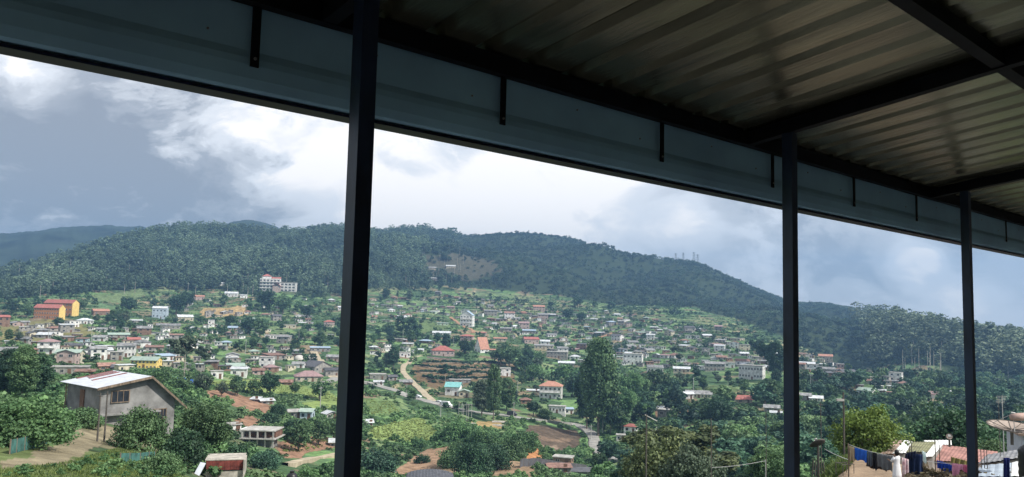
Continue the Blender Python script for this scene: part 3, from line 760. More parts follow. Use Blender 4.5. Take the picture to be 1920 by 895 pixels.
def road(pts, width, m, name='road', lift=.22, rmin=60, kerb=False):
    P = [hit(x, y, rmin) for x, y in pts]; P = [Vector((p.x, p.y, 0)) for p in P]; S = smooth_path(P, 2.5)
    vs = []; ns_ = 4
    for i, p in enumerate(S):
        t = (S[min(i + 1, len(S) - 1)] - S[max(i - 1, 0)]); t.z = 0; t.normalize(); nn = Vector((-t.y, t.x, 0))
        zc = max(float(gz(p.x + nn.x * width * q, p.y + nn.y * width * q)) for q in (-.5, -.25, 0, .25, .5)) + lift
        wj = width * (1 + .08 * sin(i * .7))
        for q in range(ns_ + 1):
            s = (q / ns_ - .5) * wj; crown = .06 * (1 - (2 * s / wj)**2); vs.append((p.x + nn.x * s, p.y + nn.y * s, zc + crown))
    # smooth the height along the road
    zs = np.array([v[2] for v in vs]).reshape(-1, ns_ + 1); zz = zs.copy()
    for _ in range(6): zz[1:-1] = np.maximum((zz[:-2] + zz[1:-1] + zz[2:]) / 3, zs[1:-1] - .1)
    vs = [(v[0], v[1], float(zz.reshape(-1)[i])) for i, v in enumerate(vs)]; ne = len(vs)
    w = ns_ + 1; fs = []
    for i in range(len(S) - 1):
        for q in range(ns_): a = i * w + q; fs.append((a, a + 1, a + w + 1, a + w))
    bot = [(v[0], v[1], v[2] - 1.2) for v in vs]; mb = MB(); mb.add(vs + bot, fs)
    for i in range(len(S) - 1):
        a, b_ = i * w, (i + 1) * w; mb.f.append((a, b_, b_ + ne, a + ne)); a += ns_; b_ += ns_; mb.f.append((b_, a, a + ne, b_ + ne))
    return tag(mb.build(name, m), kind='structure'), S


M_ASPH = mat('worn pale road', (.30, .29, .27), rough=.9, var=.18, scale=.4, spec=.2)
M_DIRT = mat('pale dirt path', (.42, .36, .26), rough=.95, var=.18, scale=.5, spec=.1)
M_RED = mat('red earth lane', (.36, .22, .14), rough=.95, var=.18, scale=.5, spec=.1)
ROADS = []
for pts, wd, m, nm, rm in [
    ([(664, 713), (700, 722), (740, 733), (780, 748), (812, 757), (850, 766), (900, 774), (950, 780), (990, 786), (1030, 792), (1075, 798), (1102, 808), (1113, 822), (1116, 838), (1128, 852), (1150, 863), (1190, 872)], 4.6, M_ASPH, 'road', 200),
    ([(812, 755), (795, 738), (778, 722), (762, 705), (756, 690), (770, 676), (790, 668)], 3.4, M_DIRT, 'dirt_road', 300),
    ([(583, 655), (592, 668), (604, 684), (618, 700), (640, 712), (664, 713)], 5.0, M_DIRT, 'dirt_road', 300),
    ([(600, 722), (620, 715), (645, 706)], 5.0, M_ASPH, 'road', 300),
    ([(528, 872), (560, 868), (600, 860), (636, 853)], 2.2, M_DIRT, 'footpath', 100),
    ([(1075, 640), (1120, 634), (1150, 625), (1180, 618)], 4.0, M_RED, 'dirt_road', 400),
    ([(845, 595), (870, 612), (888, 625)], 3.5, M_RED, 'dirt_road', 400),
    ([(188, 600), (178, 590), (196, 580)], 4, M_DIRT, 'dirt_road', 400),
    ([(1545, 775), (1560, 762), (1578, 752), (1590, 748)], 3.2, M_DIRT, 'dirt_road', 200),
]:
    o, S = road(pts, wd, m, nm, rmin=rm); ROADS += [(p.x, p.y, wd) for p in S[::2]]
ROADA = np.array(ROADS)

# ------------------------------------------------------------------ the town, one house at a time
H = house
# left side
H(92, 598, 46, 21, 'gable', 'red', 'orange', -.62, 'long two storey school block with red roof and shaded wall, front one of the pair', .35, 6, nw=10, st=3, cat='school', landmark='front school block', rmin=500)
H(114, 593, 52, 25, 'gable', 'red', 'orange', -.62, 'taller school block with red roof standing directly behind the front school block', .35, 6, nw=8, st=3, cat='school', rmin=600)
gb = [h for h in HOUSES if h['o']['category'] == 'school']
H(4, 612, 22, 18, 'gable', 'red', 'brown', .3, 'brown house with red roof cut by the left edge of the photo', landmark='brown house at the left edge', rmin=300)
H(188, 592, 30, 9, 'gable', 'orange', 'brown', .2, 'low brown house with salmon roof just right of the school blocks', landmark='brown house by the school')
H(159, 608, 30, 8, 'hip', 'white', 'white', .1, 'white house with pale hipped roof below the school blocks', nw=5, landmark='white house below the school')
H(300, 598, 28, 20, 'gable', 'white', 'blue', -.2, 'pale blue two storey house with pale roof under the forest edge', st=2, nw=4, landmark='upper pale blue house')
H(255, 606, 24, 5, 'shed', 'white', 'grey', 0, 'low shed with wide pale roof beside the pale blue two storey house')
H(346, 603, 30, 9, 'gable', 'white', 'cream', .2, 'cream house with pale zinc roof right of the pale blue two storey house')
H(372, 563, 22, 7, 'gable', 'orange', 'pink', .1, 'small house with salmon roof near the forest edge', landmark='salmon roofed house by the forest')
H(434, 557, 26, 7, 'gable', 'white', 'white', -.1, 'white bungalow under the forest edge, left of the white hotel', landmark='white bungalow under the forest')
H(456, 559, 14, 6, 'shed', 'white', 'white', .2, 'small white annex just right of the white bungalow under the forest')
H(415, 536, 12, 5, 'gable', 'white', 'white', 0, 'tiny white hut highest on the left against the forest', rmin=700)
H(396, 610, 13, 10, 'flat', 'slab', 'white', 0, 'small white flat roofed cube house below the brown terraces', landmark='small white cube house')
H(315, 618, 46, 8, 'gable', 'grey', 'grey', .1, 'long grey house with grey sheet roof on the left slope', .4)
H(222, 634, 40, 7, 'gable', 'green', 'grey', .1, 'long grey house with pale green roof in the left of the town', .4, landmark='long pale green roofed house')
H(250, 643, 24, 7, 'gable', 'red', 'brown', .2, 'small brown house with red roof just right of the long pale green roofed house')
H(188, 640, 24, 8, 'gable', 'grey', 'white', -.3, 'white house with grey roof just left of the long pale green roofed house')
H(15, 668, 34, 12, 'gable', 'grey', 'grey', .2, 'grey house with wide grey roof near the left edge of the town')
H(52, 668, 32, 14, 'hip', 'rust', 'brown', .1, 'brown house with rusty hipped roof left of the mauve roofed white house')
H(90, 664, 34, 24, 'hip', 'mauve', 'white', -.3, 'two storey white house with mauve roof among the left hand houses', st=2, landmark='mauve roofed white house', balcony=True)
H(130, 680, 44, 18, 'gable', 'green', 'cream', -.35, 'two storey cream house with pale green roof behind the near cement house', st=2, balcony=True, landmark='cream house with pale green roof')
H(132, 703, 68, 15, 'flat', 'slab', 'grey', -.15, 'wide grey flat roofed house with brown veranda behind the near cement house', .5, nw=5, landmark='wide flat roofed house')
H(160, 706, 34, 10, 'shed', 'rust', 'brown', -.15, 'brown lean-to against the right end of the wide flat roofed house', .5)
H(193, 673, 28, 17, 'gable', 'white', 'white', .3, 'white house with pale roof between the cream house and the pillared house')
H(218, 676, 24, 16, 'flat', 'slab', 'grey', .1, 'unfinished grey house on pillars in the left of the town', st=2)
H(237, 670, 34, 22, 'gable', 'grey', 'white', -.1, 'two storey white house with grey gabled roof above the long yellow house', st=2, nw=5, landmark='grey gabled white house')
H(266, 652, 30, 11, 'hip', 'grey', 'white', .2, 'low white house with grey hipped roof up the slope from the yellow house')
H(198, 695, 30, 10, 'gable', 'rust', 'brown', .2, 'rusty roofed brown shed left of the long yellow house')
H(226, 697, 30, 9, 'gable', 'dark', 'grey', -.2, 'grey shed with dark roof between the rusty shed and the long yellow house')
H(274, 692, 50, 17, 'gable', 'green', 'yellow', -.35, 'long yellow house with dull green roof and row of windows', .6, nw=7, st=2, landmark='long yellow house')
H(436, 676, 26, 11, 'gable', 'grey', 'white', 0, 'white bungalow with gable facing forward left of the post', ax='y', landmark='white gable fronted bungalow')
H(406, 710, 24, 14, 'flat', 'slab', 'white', .1, 'white roofless ruin on pillars, left of two', landmark='left pillared ruin')
H(448, 706, 32, 14, 'shed', 'white', 'white', -.1, 'white half built house on pillars right of the left pillared ruin')
H(484, 703, 24, 9, 'gable', 'rust', 'pink', .1, 'pink hut with rusty roof right of the two pillared ruins')
H(476, 664, 20, 6, 'hip', 'green', 'cream', .2, 'small cream hut with pale green roof left of the domes')
H(440, 694, 34, 8, 'gable', 'green', 'grey', .2, 'grey shed with dull green roof beneath the white gable fronted bungalow')
H(500, 690, 28, 20, 'flat', 'slab', 'white', -.2, 'two storey white flat roofed house between the ruins and the domes', st=2, landmark='white house by the domes')
H(518, 636, 48, 8, 'flat', 'slab', 'white', .0, 'long low white building with row of windows above the domes', .3, nw=8, landmark='long low white building')
H(592, 698, 34, 11, 'gable', 'dark', 'grey', .7, 'large grey A-frame house right of the domes', 1, 9, ax='y', landmark='grey A-frame house')
H(560, 690, 24, 8, 'gable', 'grey', 'white', -.2, 'white hut with grey roof directly below the domes')
H(622, 706, 30, 12, 'gable', 'dark', 'grey', .2, 'dark roofed grey house just left of the big post')
H(578, 716, 56, 11, 'hip', 'mauve', 'cream', .1, 'wide cream house with mauve hipped roof left of the big post', .7, 9, landmark='wide mauve hipped house')
H(536, 722, 26, 6, 'gable', 'rust', 'brown', 0, 'small brown shed left of the wide mauve hipped house')
H(600, 660, 40, 8, 'shed', 'blue', 'grey', .1, 'long blue grey shed between the domes and the post', .4)
H(625, 678, 26, 9, 'gable', 'grey', 'pink', -.2, 'pink house with grey roof against the left side of the big post')
H(617, 612, 22, 9, 'hip', 'red', 'pink', 0, 'small pink house with bright red hipped roof left of the big post', landmark='small bright red roof')
H(543, 616, 26, 7, 'flat', 'slab', 'cream', 0, 'low cream flat roofed house in the trees below the hotel')
H(640, 582, 14, 6, 'gable', 'white', 'white', 0, 'tiny white house hard against the left side of the post')
H(500, 758, 26, 7, 'shed', 'white', 'grey', .2, 'grey shack with pale roof on the brown field', rmin=200, landmark='shack by the brown field')
H(480, 753, 14, 5, 'shed', 'white', 'grey', -.3, 'tiny shelter attached left of the shack on the brown field', rmin=200)
H(552, 783, 26, 11, 'shed', 'slab', 'grey', .2, 'low grey hut left of the green roofed hut in the fields', rmin=180)
H(576, 787, 24, 16, 'gable', 'green', 'blue', -.3, 'pale blue hut with dull green roof in the fields left of the post', rmin=180, landmark='green roofed field hut')
H(618, 785, 22, 10, 'gable', 'white', 'grey', .5, 'small gabled hut with white roof touching the post', rmin=180, ax='y')
H(436, 808, 26, 12, 'flat', 'slab', 'white', .3, 'small white building half hidden left of the unfinished brick house', rmin=120)
H(690, 798, 15, 7, 'gable', 'white', 'white', .2, 'tiny white hut at the left corner of the lime green field', rmin=150)
H(628, 838, 14, 9, 'shed', 'white', 'grey', 0, 'tiny pale hut at the end of the brown terraces', rmin=120)
# right of the big post
H(708, 712, 34, 10, 'flat', 'slab', 'grey', .1, 'grey flat roofed house right beside the big post above the road', landmark='grey house right of the post')
H(710, 722, 20, 6, 'shed', 'white', 'white', 0, 'white lean-to below the grey house right of the post')
H(735, 714, 18, 8, 'gable', 'dark', 'grey', .3, 'dark roofed hut above the start of the road')
H(760, 722, 26, 6, 'gable', 'grey', 'brown', .2, 'brown hut with grey roof left of the pale dirt road')
H(757, 670, 28, 9, 'flat', 'slab', 'white', 0, 'white box house above the bend of the pale dirt road', nw=4, landmark='white box house')
H(830, 668, 46, 11, 'hip', 'red', 'pink', .1, 'pink house with red hipped roof above a long retaining wall', .8, 8, landmark='red hipped house')
H(903, 662, 15, 9, 'gable', 'orange', 'white', -.85, 'white house with tall steep salmon orange roof', 1.2, 20, ax='y', landmark='steep salmon roofed house')
H(922, 660, 16, 4, 'shed', 'orange', 'cream', 0, 'small lean-to with salmon roof right of the steep salmon roofed house')
H(876, 640, 26, 10, 'hip', 'red', 'pink', -.2, 'pink house with red hipped roof uphill from the steep salmon roofed house')
H(876, 613, 26, 22, 'gable', 'blue', 'white', -.2, 'tall white three storey house with light blue roof', .9, 8, st=3, nw=4, ax='y', balcony=True, landmark='tall light blue roof')
H(828, 628, 38, 4, 'gable', 'white', 'white', 0, 'long white greenhouse in the middle of the slope', .3, 3, landmark='long white greenhouse')
H(830, 610, 24, 4, 'shed', 'green', 'green', 0, 'pale green shed above the long white greenhouse', .4)
H(949, 622, 24, 6, 'shed', 'grey', 'grey', 0, 'grey shed right of the tall white house with light blue roof')
H(938, 640, 28, 5, 'shed', 'orange', 'cream', 0, 'low cream house with flat salmon roof above the steep salmon roofed house')
H(850, 742, 30, 17, 'gable', 'teal', 'white', -.2, 'white house with bright turquoise roof by the road', .9, 7, landmark='turquoise roofed house')
H(870, 745, 22, 11, 'gable', 'green', 'cream', 0, 'cream gabled extension right of the turquoise roofed house', ax='y')
H(862, 720, 44, 8, 'flat', 'slab', 'grey', .1, 'long grey building behind the turquoise roofed house', .4)
H(944, 705, 28, 14, 'flat', 'slab', 'white', .1, 'white roofless ruin under the brown terraces', st=2, landmark='white ruin')
H(922, 724, 14, 10, 'flat', 'slab', 'white', 0, 'small white hut left below the white ruin')
H(946, 728, 26, 12, 'gable', 'grey', 'cream', .2, 'cream house with grey roof directly below the white ruin')
H(985, 758, 22, 9, 'hip', 'rust', 'brown', .2, 'small brown hut with rusty roof beside the main road', landmark='rusty roofed roadside hut')
H(1033, 748, 46, 24, 'hip', 'orange', 'white', -.1, 'two storey white house with dusty salmon roof and railed balcony', .7, 8, st=2, nw=5, balcony=True, landmark='white house with salmon roof')
H(1000, 735, 26, 3, 'shed', 'white', 'grey', 0, 'thin pale roofed shelter left of the white house with salmon roof', .3)
H(1045, 775, 34, 13, 'flat', 'slab', 'white', -.1, 'white pillared house below the white house with salmon roof', .5, nw=5, landmark='white pillared house')
H(1066, 777, 18, 10, 'shed', 'blue', 'white', .2, 'small white house with blue roof right of the white pillared house')
H(1010, 583, 24, 8, 'gable', 'orange', 'pink', .1, 'pink house with salmon roof high on the town ridge', landmark='ridge top salmon roof')
H(1018, 600, 22, 10, 'gable', 'grey', 'pink', 0, 'pink house with grey roof under the salmon roofed house on the town ridge')
H(955, 598, 22, 11, 'gable', 'rust', 'white', .1, 'white house with rusty roof left of the ridge top cluster')
H(920, 592, 28, 9, 'shed', 'grey', 'grey', 0, 'long grey house right above the tall white house with light blue roof')
H(982, 617, 22, 11, 'gable', 'mauve', 'pink', .1, 'pink house with mauve roof in the middle of the town ridge')
H(995, 645, 30, 9, 'gable', 'red', 'pink', .2, 'pink house with red roof right of the steep salmon roofed house', landmark='red roofed pink house')
H(992, 626, 28, 6, 'shed', 'blue', 'grey', 0, 'grey shed with light blue roof above the red roofed pink house')
H(1020, 655, 40, 7, 'shed', 'grey', 'cream', 0, 'long low cream house right of the red roofed pink house', .4)
H(1022, 646, 20, 6, 'gable', 'white', 'white', 0, 'white hut with pale roof behind the long low cream house')
H(1045, 672, 44, 12, 'flat', 'slab', 'grey', -.1, 'long grey flat roofed row house above the dark pine', .4, nw=6)
H(1054, 664, 22, 11, 'gable', 'grey', 'white', .2, 'white house with grey gable left of the tall dark conifer')
H(1062, 690, 34, 9, 'shed', 'white', 'grey', 0, 'grey house with pale roof at the foot of the row above the tall dark conifer')
H(1187, 684, 40, 20, 'flat', 'slab', 'white', -.1, 'two storey white flat roofed house right of the tall dark conifer', .6, nw=5, st=2, landmark='white house by the conifer')
H(1228, 699, 32, 10, 'gable', 'grey', 'white', .1, 'white house with grey roof right of the white flat roofed house', nw=5)
H(1278, 699, 34, 8, 'gable', 'white', 'cream', .05, 'low cream house with pale zinc roof in the line along the ridge road', .5, nw=4)
H(1340, 696, 40, 14, 'gable', 'grey', 'grey', .1, 'grey house with grey roof left of the white arcaded building', .5, nw=5)
H(1368, 690, 22, 10, 'flat', 'slab', 'white', 0, 'small white flat roofed house left of the white arcaded building')
H(1410, 712, 48, 26, 'flat', 'slab', 'white', -.25, 'long white two storey arcaded building at the edge of the wood', .5, nw=8, st=2, landmark='white arcaded building', frames=True)
H(1392, 686, 28, 9, 'gable', 'rust', 'white', .1, 'white house with rusty roof behind the white arcaded building')
H(1298, 636, 30, 7, 'flat', 'slab', 'white', .0, 'low white house on the upper right slope', .4, nw=5, landmark='low upper right white house')
H(1292, 622, 20, 8, 'gable', 'dark', 'grey', .3, 'grey house with dark roof just above the low white house')
H(1347, 620, 16, 8, 'gable', 'mauve', 'grey', 0, 'grey house with mauve roof furthest right on the upper slope')
H(1244, 655, 10, 5, 'flat', 'slab', 'white', 0, 'tiny white cube house on the right slope')
H(1310, 747, 52, 9, 'gable', 'grey', 'cream', .05, 'long cream row house with grey roof in the valley trees', .35, 5, nw=7, landmark='long cream row house')
H(1290, 748, 18, 10, 'gable', 'white', 'white', .3, 'white house at the left end of the long cream row house')
H(1394, 756, 32, 8, 'gable', 'red', 'cream', .2, 'cream house with red roof right of the long cream row house', .6, 6, landmark='red roofed cream house')
H(1376, 750, 16, 4, 'shed', 'grey', 'grey', 0, 'grey lean-to left of the red roofed cream house')
H(1447, 772, 30, 8, 'gable', 'grey', 'grey', 0, 'grey house with grey roof against the left side of the second post')
H(1455, 778, 22, 4, 'shed', 'white', 'white', 0, 'low white shed against the second post')
H(1250, 782, 34, 13, 'flat', 'slab', 'grey', -.2, 'bare cement house with flat roof in the valley', .6, st=1, landmark='bare cement valley house')
H(1240, 771, 22, 6, 'shed', 'white', 'grey', .1, 'small shed with white roof behind the bare cement valley house')
H(1183, 812, 26, 13, 'hip', 'red', 'white', -.2, 'white house with red roof by the road bend, upper of two', landmark='upper bend house')
H(1192, 828, 26, 9, 'hip', 'red', 'white', .1, 'white house with low red roof by the road bend, lower of two', landmark='lower bend house')
H(1164, 826, 18, 10, 'flat', 'slab', 'white', 0, 'small white flat roofed hut left of the lower white house by the bend')
H(1222, 812, 18, 10, 'flat', 'slab', 'white', .1, 'white flat roofed hut right of the upper white house by the bend')
H(1270, 832, 30, 9, 'gable', 'grey', 'grey', .2, 'grey sheds with grey roof half hidden by the gum trees', rmin=120)
H(1302, 836, 24, 7, 'shed', 'dark', 'blue', -.2, 'pale blue shed with dark roof right of the gum trees', rmin=120)
H(1056, 870, 38, 12, 'flat', 'slab', 'brown', -.2, 'flat roofed brown workshop at the bottom of the valley', .7, rmin=150, landmark='flat roofed workshop')
H(1048, 884, 46, 8, 'shed', 'rust', 'grey', .15, 'long rusty roofed shed in front of the flat roofed workshop', .35, rmin=150)
H(1098, 889, 60, 5, 'shed', 'dark', 'grey', .15, 'long dark roofed shed at the bottom right of the workshop', .2, rmin=130)
H(1512, 690, 34, 8, 'shed', 'white', 'grey', 0, 'grey house with pale roof right of the second post', landmark='house beside the second post')
H(1548, 675, 28, 7, 'gable', 'orange', 'cream', 0, 'cream house with salmon roof near the end of the ridge', landmark='ridge end salmon roof')
H(1576, 697, 14, 14, 'flat', 'slab', 'pink', 0, 'pink tower like house at the very end of the ridge')
H(1553, 702, 24, 10, 'gable', 'grey', 'grey', .2, 'grey house with grey roof near the end of the ridge')
H(1522, 715, 26, 8, 'gable', 'dark', 'grey', 0, 'grey house with dark roof below the ridge end')
H(1508, 750, 26, 9, 'gable', 'grey', 'grey', .05, 'grey house with grey roof right beside the second post in the valley')
H(1530, 754, 26, 8, 'gable', 'white', 'white', .05, 'white house with pale roof in the valley right of the second post', nw=5, landmark='white valley house')
H(1680, 715, 24, 16, 'flat', 'slab', 'white', -.2, 'two storey white house standing alone under the blue wood', st=2, landmark='lone white house', rmin=200)
H(1628, 738, 24, 8, 'flat', 'slab', 'white', 0, 'low white flat roofed house left below the lone white house', rmin=200)
H(1654, 737, 14, 5, 'shed', 'white', 'grey', 0, 'small pale shed right of the low white flat roofed house', rmin=200)
H(1752, 747, 34, 8, 'gable', 'mauve', 'white', .05, 'long white house with mauve roof behind the yellow tree', rmin=200, landmark='long mauve roofed house')
H(1790, 742, 26, 6, 'shed', 'white', 'pink', 0, 'pink house with pale roof behind the dark right hand tree', rmin=200)
H(810, 506, 18, 4, 'gable', 'grey', 'cream', 0, 'left hut on the brown clearing of the far hill', rmin=900)
H(845, 503, 20, 4, 'gable', 'white', 'cream', 0, 'right hut on the brown clearing of the far hill', rmin=900)
H(815, 526, 16, 4, 'gable', 'grey', 'grey', 0, 'grey hut below the brown clearing of the far hill', rmin=900)

# the hotel
P = hit(522, 547, 700); s = P.y / F; az = atan2(P.x, P.y)
HT = thing('hotel', 'large white four storey hotel with red roofs under the forest', 'hotel', (P.x + sin(az) * 6, P.y + cos(az) * 6, P.z), -az - .12)
wmh, fmh = unit_window(M_GLASS); Wt = WALLS['white'][0]
MB().box((-15 * s, 0, 11 * s), (36 * s, 12, 26 * s)).build('main_block', Wt, HT)
MB().box((18 * s, .5, 8 * s), (30 * s, 10, 19 * s)).build('side_wing', Wt, HT)
MB().box((-22 * s, 1, 26 * s), (15 * s, 8, 5 * s)).build('roof_tower', Wt, HT)
MB().box((-2 * s, -7, 4 * s), (14 * s, 3, 12 * s)).build('entrance_block', WALLS['pink'][0], HT)
o = link('roof', roof_mesh('hip', 15 * s, 8, 28.5 * s, 4 * s, ROOFS['red'][0]), HT, (-22 * s, 1, 0))
o = link('roof', roof_mesh('gable', 14 * s, 4, 10 * s, 6 * s, ROOFS['red'][0], ax='y'), HT, (-2 * s, -7, 0))
o = link('roof', roof_mesh('gable', 16 * s, 6, 24 * s, 3 * s, ROOFS['red'][0]), HT, (-5 * s, 1, 0))
for k_ in range(4):
    z = (3 + 5.8 * k_) * s
    for i in range(6):
        o = put('window', wmh, HT, ((-31 + 6.3 * i) * s, -6, z), (3.6 * s, .3, 3.2 * s)); link('frame', fmh, o)
    bb = MB(); bb.box((-15 * s, -6.7, z - 2.6 * s), (36 * s, 1.4, .35)); bb.build('balcony', Wt, HT)
for k_ in range(3):
    for i in range(4):
        o = put('window', wmh, HT, ((7.5 + 6.8 * i) * s, -4.5, (3 + 5.4 * k_) * s), (4.6 * s, .3, 3.4 * s)); link('frame', fmh, o)
MB().box((18 * s, .5, 18 * s), (31 * s, 11, .5)).build('roof_slab', ROOFS['slab'][0], HT)
HOUSES.append(dict(x=522, y=547, w=62, o=HT, rc='', wc='white', roof='', st=4, lm='white hotel', lab='x'))
# yellow gable ends of the school
for hd in gb:
    r = hd['o']; wl = [c for c in r.children if c.name.startswith('wall')][0]
    bb = wl.bound_box; X1 = max(b_[0] for b_ in bb); Y1 = max(b_[1] for b_ in bb); z1 = max(b_[2] for b_ in bb)
    hgt = hd['y'] * 0 + z1
    mb = MB(); mb.prism([(X1 + .02, -Y1, -1), (X1 + .02, -Y1, z1 - 2.8), (X1 + .02, 0, z1 - .1), (X1 + .02, Y1, z1 - 2.8), (X1 + .02, Y1, -1)], (0, 0, 0), (.25, 0, 0))
    o = mb.build('gable_wall', WALLS['yellow'][0], r); o['label'] = 'bright yellow gable wall'
# the two domes
for x, lab in ((561, 'pale domed tank, left one of the two domes'), (583, 'pale domed tank, right one of the two domes')):
    P = hit(x, 676, 300); rr = 10.0 * P.y / F; t_ = thing('domed_tank', lab, 'tank', (P.x, P.y, P.z))
    MB().lathe([(rr * 1.02, -1.5), (rr * 1.02, rr * .18), (rr * .98, rr * .2)], 20).build('base_ring', WALLS['grey'][0], t_)
    MB().lathe([(rr * cos(a), rr * .18 + rr * .82 * sin(a)) for a in [i * pi / 20 for i in range(11)]], 20).build('dome', mat('pale dome skin', (.52, .50, .46), var=.12, scale=.6), t_, smooth=True)
# retaining wall
P0, P1 = hit(800, 672, 300), hit(858, 678, 300); rw = MB()
d = P1 - P0; rw.prism([P0 + Vector((0, 0, -3)), P0 + Vector((0, .6, -3)), P0 + Vector((0, .6, 1.2)), P0 + Vector((0, 0, 1.2))], (0, 0, 0), d)
tag(rw.build('retaining_wall', WALLS['pink'][0]), 'long dull pink retaining wall under the red hipped house', 'wall')
# terrace walls on the brown slope
BANKPTS = []
for i, (x0, y0, x1, y1) in enumerate([(792, 680, 880, 684), (868, 682, 962, 684), (776, 688, 872, 696), (872, 692, 964, 694), (782, 698, 880, 707), (884, 702, 966, 703), (796, 710, 862, 718), (868, 712, 940, 713)]):
    n_ = 14; mb = MB(); pl = []
    for q in range(n_ + 1):
        t = q / n_; p = hit(x0 + (x1 - x0) * t, y0 + (y1 - y0) * t + 1.1 * sin(t * 7 + i * 2), 300); pl.append(p); BANKPTS.append(p)
    for a, c in zip(pl[:-1], pl[1:]):
        nn = Vector((-(c - a).y, (c - a).x, 0)).normalized()
        mb.prism([(a.x, a.y, a.z - 1), (a.x + .5 * nn.x, a.y + .5 * nn.y, a.z - 1), (a.x + .5 * nn.x, a.y + .5 * nn.y, a.z + .62), (a.x, a.y, a.z + .5)], (0, 0, 0), c - a)
    tag(mb.build('terrace_wall', mat('pale terrace bank', (.33, .27, .19), var=.35, scale=.35)), ('left' if i % 2 == 0 else 'right') + ' half pale terrace bank on the brown slope, ' + ['topmost', 'second', 'third', 'lowest'][i // 2] + ' of four', 'bank', 'terrace banks')

# ------------------------------------------------------------------ smaller houses that fill the town
LMK = [(h['lm'], h['x'], h['y']) for h in HOUSES if h['lm']]
taken = [(h['x'], h['y'] - 6, h['w']) for h in HOUSES]
AREAS = [([(0, 600), (60, 605), (180, 612), (300, 605), (460, 612), (600, 640), (640, 700), (500, 700), (300, 690), (240, 705), (20, 690)], 34),
         ([(300, 570), (480, 560), (640, 560), (640, 640), (480, 625), (380, 600)], 16),
         ([(690, 560), (860, 552), (1000, 575), (1010, 620), (860, 606), (760, 600), (690, 610)], 32),
         ([(880, 590), (1000, 576), (1180, 590), (1240, 620), (1230, 690), (1080, 680), (990, 640), (900, 630)], 48),
         ([(1160, 590), (1300, 608), (1430, 655), (1460, 680), (1440, 700), (1240, 690), (1150, 660)], 30),
         ([(1500, 665), (1585, 690), (1590, 705), (1500, 712)], 7), ([(700, 640), (850, 640), (850, 660), (700, 670)], 5),
         ([(1660, 700), (1800, 745), (1640, 750), (1600, 735)], 5)]
g = random.Random(11); fills = []
for poly, cnt in AREAS:
    x0, x1 = min(p[0] for p in poly), max(p[0] for p in poly); y0, y1 = min(p[1] for p in poly), max(p[1] for p in poly); done = tries = 0
    while done < cnt and tries < 900:
        tries += 1; x, y = g.uniform(x0, x1), g.uniform(y0, y1)
        if not inpoly(np.array([x]), np.array([y]), poly)[0] or 628 < x < 700 and y > 600 and x < 690: continue
        P = hit(x, y, 250); w = g.uniform(4.5, 9.0) * F / P.y
        if any(abs(x - a) < (w + c) * .48 and abs(y - b_) < 8 for a, b_, c in taken): continue
        if np.min(np.hypot(ROADA[:, 0] - P.x, ROADA[:, 1] - P.y)) < 8: continue
        rc = g.choices(['grey', 'white', 'rust', 'mauve', 'green', 'dark', 'slab', 'orange', 'red', 'blue'], [30, 22, 20, 5, 4, 12, 12, 3, 2, 2])[0]
        wc = g.choices(['white', 'grey', 'cream', 'pink', 'blue', 'brown', 'green'], [26, 32, 15, 6, 4, 13, 3])[0]
        rf = 'flat' if rc == 'slab' else g.choices(['gable', 'shed', 'hip'], [6, 3, 2])[0]
        two = g.random() < .16
        fills.append((x, y, w, rc, wc, rf, two)); taken.append((x, y, w)); done += 1
        r = house(x, y, w, (4.8 if two else 2.3) * F / P.y, rf, rc, wc, g.uniform(-.6, .6), None, g.uniform(.5, .9), ax=g.choice('xxy') if rf == 'gable' else 'x', P=P)
        HOUSES[-1]['fill'] = True
        if g.random() < .6:
            sd = g.choice((-1, 1)); Wm = w * P.y / F; aw = Wm * g.uniform(.3, .55); m_ = ROOFS[g.choice(['grey', 'rust', 'white', 'dark'])][0]; x_ = sd * (Wm / 2 + aw / 2 + .03)
            MB().box((x_, .4, .3), (aw, 2.6, 3.2)).build('lean_to', WALLS[g.choice(['grey', 'brown', 'white'])][0], r); b_ = MB().box((0, 0, 0), (aw + .5, 3.3, .1)).build('lean_to_roof', m_, r, loc=(x_, .3, 2.02)); b_.rotation_euler = (.08, sd * .12, 0)


mats_ = [ROOFS[k_][0] for k_ in ('grey', 'rust', 'white', 'dark', 'slab')] + [WALLS[k_][0] for k_ in ('white', 'grey', 'brown', 'cream')] + [M_GLASS]
sv_, sf_, sm_ix = [], [], []


def sbox(c, d, rz, mi):
    b_ = MB().box(c, d, rz); o_ = len(sv_); sv_.extend(b_.v); sf_.extend([tuple(q + o_ for q in f) for f in b_.f]); sm_ix.extend([mi] * 6)


